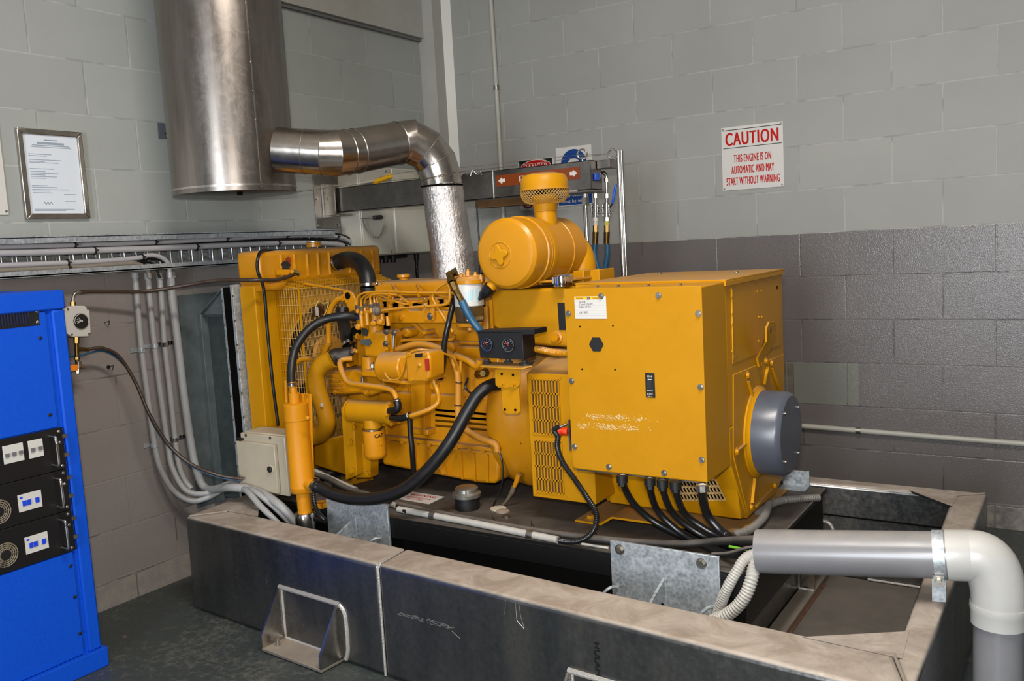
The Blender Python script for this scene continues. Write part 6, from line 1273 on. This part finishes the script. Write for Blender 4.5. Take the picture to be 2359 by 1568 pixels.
def blob(px, py, ry, rz, X_, k=44): c = PX(px, py, X_); return G().prism([c + Vector((0, ry * math.cos(2 * PI * i / k) * random.uniform(.7, 1.15), rz * math.sin(2 * PI * i / k) * random.uniform(.7, 1.15))) for i in range(k)], (.0012, 0, 0))
part(blob(658, 612, .026, .022, .4305), 'scorch_mark', plain('burnt_grime', (40, 30, 26), .8, var=.4), tt); part(blob(664, 600, .016, .016, .4302), 'red_stain', plain('red_stain', (140, 52, 16), .6, var=.3), tt)
part(G().tube([PX(735, 575, .40), PX(640, 577, .40), PX(605, 577, .42), PX(594, 595, .44), PX(594, 625, .44), PX(608, 668, .44), PX(616, 760, .43), PX(628, 880, .43), PX(641, 980, .43)], .0065, n=12), 'overflow_hose', M_blackg)
part(G().bar(PX(636, 627, .43), PX(675, 627, .45), .012, .022).cyl(PX(668, 624, .46), PX(690, 632, .48), .010, n=10), 'hose_bracket', M_yeld); part(G().cyl(PX(676, 626, .47), PX(690, 630, .485), .012, n=6), 'hose_union', M_brass)
# core, shroud with fan opening, fan
part(G().box((0.30, -1.66, 0.45), (0.335, -1.09, 1.20)), 'radiator_core', M_core)
FC = Vector((RX, -1.37, 0.86)); FR_ = 0.268; n_ = 64
vs = []; fs = []; y0_, y1_, z0_, z1_ = -1.665, -1.085, .50, 1.21
for i in range(n_):
    a_ = 2 * PI * i / n_; c_, s_ = math.cos(a_), math.sin(a_); vs.append(FC + Vector((0, c_ * FR_, s_ * FR_)))
    k_ = min(((y1_ - FC.y) / c_ if c_ > 0 else (y0_ - FC.y) / c_) if abs(c_) > 1e-6 else 1e9, ((z1_ - FC.z) / s_ if s_ > 0 else (z0_ - FC.z) / s_) if abs(s_) > 1e-6 else 1e9); vs.append(FC + Vector((0, c_ * k_, s_ * k_)))
for i in range(n_): j = (i + 1) % n_; fs.append((2 * i, 2 * i + 1, 2 * j + 1, 2 * j))
g = G().add(vs, fs).add([v_ + Vector((-.004, 0, 0)) for v_ in vs], fs)
part(g, 'fan_shroud', M_yel, sharp=50)
part(G().ring(FC, (1, 0, 0), FR_, .006, n=64, k=6), 'shroud_rim', M_yel)
M_fan = plain('dirty_fan', (116, 92, 60), .55, var=.2)
g = G()
for i in range(7):
    a_ = 2 * PI * i / 7 + .3; d1 = Vector((0, math.cos(a_), math.sin(a_))); d2 = Vector((0, math.cos(a_ + .5), math.sin(a_ + .5))); c = FC + Vector((-.015, 0, 0))
    g.prism([c + d1 * .06, c + d1 * .245, c + (d1 * .6 + d2 * .4) * .27 + Vector((.03, 0, 0)), c + d2 * .23 + Vector((.03, 0, 0)), c + d2 * .06 + Vector((.02, 0, 0))], (.003, 0, 0))
fan = part(g, 'fan', M_fan, bevel=0); part(G().cyl(FC + Vector((-.02, 0, 0)), FC + Vector((.06, 0, 0)), .065, n=32), 'fan_hub', M_yeld, fan)
part(G().lathe(FC + Vector((.03, -.06, .03)), (1, 0, 0), [(0, .085), (.004, .09), (.010, .082), (.016, .09), (.02, .085)], n=40), 'fan_pulley', M_yeld, fan); part(G().lathe(FC + Vector((.05, .06, -.20)), (1, 0, 0), [(0, .075), (.004, .08), (.010, .072), (.016, .08), (.02, .075)], n=40), 'crank_pulley', M_yeld)
part(G().cyl((.40, FC.y, FC.z), (.80, FC.y, FC.z), .03, n=18), 'fan_shaft', M_yeld)
# wire guard
GX = 0.505; gy0, gy1, gz0, gz1 = -1.655, -1.085, .55, 1.195
g = G(); 
ys = [gy0 + (gy1 - gy0) * i / 76 for i in range(77)]
for y_ in ys: g.bar((GX, y_, gz0), (GX, y_, gz1), .0014, .0014)
for i in range(20): z_ = gz0 + (gz1 - gz0) * i / 19; g.bar((GX + .002, gy0, z_), (GX + .002, gy1, z_), .0022, .0022)
M_wire = dusty('dusty_painted_wire', (188, 148, 82), dust=(160, 140, 110), rough=.45)
gd = part(g, 'fan_guard_front', M_wire, sharp=30)
g = G()
for i in range(9): x_ = RX + .01 + (GX - RX - .01) * i / 8; g.bar((x_, gy0, gz0), (x_, gy0, gz1 + .02 * (1 - i / 8)), .0022, .0022)
for i in range(20): z_ = gz0 + (gz1 - gz0) * i / 19; g.bar((RX, gy0 - .002, z_), (GX, gy0 - .002, z_), .0022, .0022)
part(g, 'fan_guard_side', M_wire)
g = G()
for y_ in ys[::2]: g.bar((RX + .04, y_, gz1 + .028), (GX, y_, gz1), .0022, .0022)
for i in range(7): x_ = RX + .04 + (GX - RX - .04) * i / 6; z_ = gz1 + .028 * (1 - i / 6); g.bar((x_, gy0, z_ + .002), (x_, gy1, z_ + .002), .0022, .0022)
part(g, 'fan_guard_top', M_yel)
for a_, b_ in (((GX, gy0, gz0), (GX, gy0, gz1)), ((GX, gy0, gz1), (GX, gy1, gz1)), ((RX + .01, gy0, gz1 + .02), (GX, gy0, gz1)), ((RX + .01, gy0, gz0), (RX + .01, gy0, gz1 + .02))): part(G().bar(a_, b_, .006, .006), 'guard_frame', M_yel)
a = PX(733, 716, GX); part(G().box((GX + .003, a.y - .036, a.z - .021), (GX + .005, a.y + .030, a.z + .021)).box((GX + .005, a.y - .012, a.z - .018), (GX + .014, a.y + .008, a.z + .018)), 'sensor_plate', M_alu, label='small bright sensor box')
part(G().tube([PX(727, 706, GX + .01), PX(735, 692, GX + .02), PX(745, 700, GX + .02), PX(756, 696, GX + .02), PX(752, 715, GX + .02), PX(745, 728, GX + .02)], .002, n=6), 'sensor_wire', plain('yellow_wire', (206, 170, 90), .5))
# bottom tank and front cross member
part(G().prism([PY(724, 1018, -1.60), PY(790, 1003, -1.60), PY(800, 1008, -1.60), PY(800, 1095, -1.60), PY(724, 1072, -1.60)], (0, .45, 0)), 'lower_cross_member', M_yel, bevel=.006)
part(G().box((.20, -1.775, .40), (RX, -.995, .50)), 'radiator_bottom_tank', M_yel, bevel=.008)
# ---- coolant hoses
h1 = [PX(772, 606, .425), PY(800, 597, -1.35), PY(826, 604, -1.40), PY(843, 628, -1.43), PY(849, 662, -1.45)]
uh = part(G().tube(h1, .0345, n=28, smooth=10), 'upper_coolant_hose', M_black); part(G().lathe(h1[0], (h1[1] - h1[0]), [(.008, .0345), (.008, .0365), (.018, .0365), (.018, .0345)], n=28), 'hose_clamp', M_steel, uh); part(G().lathe(h1[-1] + up * .02, (0, 0, -1), [(0, .0345), (0, .0368), (.012, .0368), (.012, .0345)], n=28).hexbolt(PY(868, 654, -1.49), (1, 0, 0), .006, .008), 'hose_clamp', M_steel, uh); part(G().cyl(h1[-1], h1[-1] - up * .05, .033, n=24), 'thermostat_neck', M_blackm, uh)
lh = ptube([(790, 708, -1.55), (790, 735, -1.56), (797, 765, -1.60), (803, 795, -1.64)], .0265, 'lower_coolant_hose', M_black, n=24)
part(G().lathe(PY(802, 789, -1.635), (PY(806, 800, -1.64) - PY(802, 789, -1.635)), [(0, .0265), (0, .029), (.012, .029), (.012, .0265)], n=26), 'hose_clamp', M_steel, lh)
ptube([(812, 815, -1.64), (795, 818, -1.66), (775, 822, -1.68), (762, 828, -1.70)], [.030, .032, .035, .036], 'rubber_coupler', plain('worn_black_rubber', (34, 26, 20), .5, var=.3), n=26)
ptube([(768, 826, -1.70), (745, 838, -1.71), (729, 862, -1.72), (732, 900, -1.72), (746, 940, -1.72), (753, 972, -1.72), (742, 997, -1.71), (715, 1006, -1.70), (700, 1004, -1.69)], .0350, 'water_pipe', M_yelflat, n=34, smooth=10)
part(G().lathe(PY(742, 932, -1.755), (0.3, -1, 0), [(0, .007), (.002, .007), (.0025, 0)], n=14), 'paint_chip', M_white)
part(G().cyl(PY(812, 810, -1.62), PY(806, 800, -1.63), .012, n=8).cyl(PY(815, 806, -1.66), PY(824, 810, -1.66), .008, n=8).box(PY(800, 812, -1.66), PY(822, 840, -1.60)), 'water_outlet', M_yeld, bevel=.002)
part(G().lathe(PY(811, 812, -1.665), (0, -1, 0), [(0, .012), (.004, .012), (.006, .006), (.012, .006)], n=14), 'clamp_screw', M_steel)
ptube([(680, 838, -1.70), (700, 826, -1.70), (740, 830, -1.70)], .010, 'guard_pipe', n=12)
ptube([(757, 790, -1.62), (757, 740, -1.62), (762, 712, -1.62), (775, 692, -1.62), (790, 686, -1.62)], .0115, 'painted_hose', n=14)
ptube([(757, 790, -1.62), (752, 800, -1.62), (746, 815, -1.62)], .012, 'painted_hose', n=14)
ptube([(820, 730, -1.68), (790, 728, -1.72), (745, 737, -1.76), (705, 765, -1.82), (680, 805, -1.86), (671, 850, -1.90), (671, 886, -1.93)], .0165, 'heater_return_hose', M_black, n=20)
part(G().cyl(PY(818, 730, -1.675), PY(826, 729, -1.67), .013, n=14), 'hose_tail', M_bluel)
# ---- jacket water heater column
hc = PY(686, 1000, -1.93); HX, HY_ = hc.x, -1.93
za = lambda y: PY(686, y, -1.93).z
hcol = part(G().lathe((HX, HY_, za(1130)), up, [(0, .040), (.004, .0435), (.022, .045), (.024, .0435), (za(967) - za(1130), .0435), (za(967) - za(1130) + .001, .0455), (za(930) - za(1130), .0455), (za(928) - za(1130), .041)], n=44), 'heater_column', M_orange)
part(G().cyl((HX - .003, HY_, za(930)), (HX - .003, HY_, za(905)), .020, n=24).cyl((HX - .004, HY_, za(905)), (HX - .006, HY_, za(880)), .012, n=20), 'column_neck', M_orange, hcol)
part(G().lathe((HX - .006, HY_, za(889)), up, [(0, .017), (.001, .019), (.012, .019), (.013, .017)], n=20), 'hose_clamp', M_steel, hcol)
part(G().tube([PY(661, 935, -1.915), PY(659, 900, -1.915), PY(659, 875, -1.915)], .007, n=12), 'vent_pipe', M_orange, hcol)
part(G().cyl((HX + .002, HY_, za(1128)), (HX + .004, HY_, za(1180)), .026, n=30), 'column_spigot', M_orange, hcol)
part(G().lathe((HX + .005, HY_, za(1215)), up, [(0, .0385), (za(1176) - za(1215) - .006, .040), (za(1176) - za(1215), .037), (za(1176) - za(1215) + .001, .02)], n=40), 'heater_element_base', M_steel, hcol, label='silver heater element base')
part(G().cyl((HX + .02, HY_, za(1108)), (HX + .085, HY_ - .01, za(1113)), .023, n=26).lathe((HX + .02, HY_ , za(1108)), (1, -.15, -.05), [(0, .034), (.015, .028), (.022, .023)], n=26), 'side_outlet', M_orange, hcol)
part(G().lathe((HX + .075, HY_ - .009, za(1112)), (1, -.15, -.1), [(0, .023), (0, .026), (.014, .026), (.014, .023)], n=26).cyl((HX + .08, HY_ - .01, za(1094)), (HX + .10, HY_ - .01, za(1095)), .006, n=8), 'hose_clamp', M_steel, hcol)
slab([(700, 906), (716, 908), (722, 1105), (716, 1105)], HY_ + .030, .006, 'heater_bracket', M_orange, hcol, bevel=.001); slab([(690, 906), (712, 908), (712, 960), (690, 955)], HY_ + .03, .006, 'heater_bracket_plate', M_orange, hcol, bevel=.001)
slab([(716, 1160), (745, 1160), (745, 1172), (716, 1172)], HY_ + .03, .05, 'heater_ledge', M_orange, hcol, bevel=.001)
part(G().lathe(PY(709, 962, HY_ - .03), (.5, -1, 0), [(0, .008), (.006, .007), (.008, 0)], n=14), 'heater_screw', M_orange, hcol)
part(G().tube([PY(727, 1122, -1.94), PY(722, 1140, -1.95), PY(726, 1165, -1.95), PY(736, 1185, -1.95), PY(748, 1197, -1.95)], .009, n=12, rib=(.006, .0008)).tube([PY(725, 1195, -1.94), PY(748, 1200, -1.94)], .009, n=12, smooth=0), 'element_cable', M_blackg, hcol)
ptube([(724, 1085, -1.70), (745, 1095, -1.70), (790, 1115, -1.70), (820, 1128, -1.70)], .0125, 'white_hose', M_wcond, n=14)
ptube([(724, 1092, -1.76), (755, 1102, -1.76), (800, 1125, -1.76), (850, 1140, -1.78), (900, 1150, -1.79)], .0115, 'lower_black_hose', M_gcable, n=14)
# ------------------------------------------------------------------ cream control box next to the heater
QY = -1.90
a, b, c, d_ = PY(550, 1010, QY), PY(640, 1012, QY), PY(650, 1147, QY), PY(560, 1128, QY)
cb = thing('control_box', 'small dusty cream control box beside the yellow heater column', 'electrical box', ((a.x + b.x) / 2, QY, d_.z))
x0, x1, z0, z1 = PY(553, 1060, QY).x, PY(658, 1060, QY).x, PY(610, 1137, QY).z, PY(600, 1000, QY).z
emit(G().box((x0 + .012, QY + .02, z0), (x1 - .01, QY + .12, z1 + .0)), 'case', M_cream, cb, bevel=.006)
emit(G().box((x0 + .008, QY + .006, z0 + .002), (x1 - .004, QY + .02, z1 - .004)), 'case_rim', M_cream, cb, bevel=.003)
dr = emit(G().box((x0, QY - .012, z0 + .012), (x1 - .045, QY + .004, z1 - .034)), 'door', M_cream, cb, bevel=.003)
p = PY(624, 1080, QY - .012); emit(G().lathe(p, (0, -1, 0), [(0, .017), (.002, .017), (.004, .013)], n=24), 'lock_rosette', M_cream, dr); emit(G().lathe(p + Vector((0, -.004, 0)), (0, -1, 0), [(0, .012), (.005, .012), (.008, .008), (.009, 0)], n=24), 'lock', M_blackm, dr)
for x, y in ((567, 1002), (623, 1008)): emit(G().cyl(PY(x, y, QY + .006), PY(x, y, QY + .006) + Vector((0, (QY + .003) - (QY + .006), 0)), .006, n=12), 'screw', M_zinc, cb)
emit(G().box((x0 - .001, QY - .01, z1 - .032), (x0 + .026, QY + .006, z1 - .024)).box((x0 + .004, QY - .01, z0 + .003), (x0 + .03, QY + .004, z0 + .010)), 'hinge', M_blackm, cb)
# ------------------------------------------------------------------ groups shared by repeats
GROUPS = {'flexible_conduit': 'grey conduits dropping down the left wall', 'power_cable': 'black power cables under the terminal box', 'tray_cable': 'cables in the wall cable tray',
          'anchor_plate': 'galvanised plates along the front of the tank', 'eye_bolt': 'steel eye bolts for the wires', 'steel_post': 'polished steel tubes behind the generator', 'steel_wire': 'steel wires strung over the engine',
          'valve_line': 'valve lines feeding the blue hoses', 'control_cable': 'black cables behind the engine', 'white_flexible_conduit': 'white corrugated conduits at the grey pipe', 'grey_conduit': 'grey corrugated conduits at the tank end',
          'white_conduit': 'white conduits on the tank edge', 'air_hose': 'brown hoses of the pressure gauge', 'wall_hook': 'small hooks in the left wall', 'conduit': 'painted conduits on the back wall'}
for o in sc.objects:
    k_ = o.name.split('.')[0]
    if 'category' in o.keys() and k_ in GROUPS: o['group'] = GROUPS[k_]
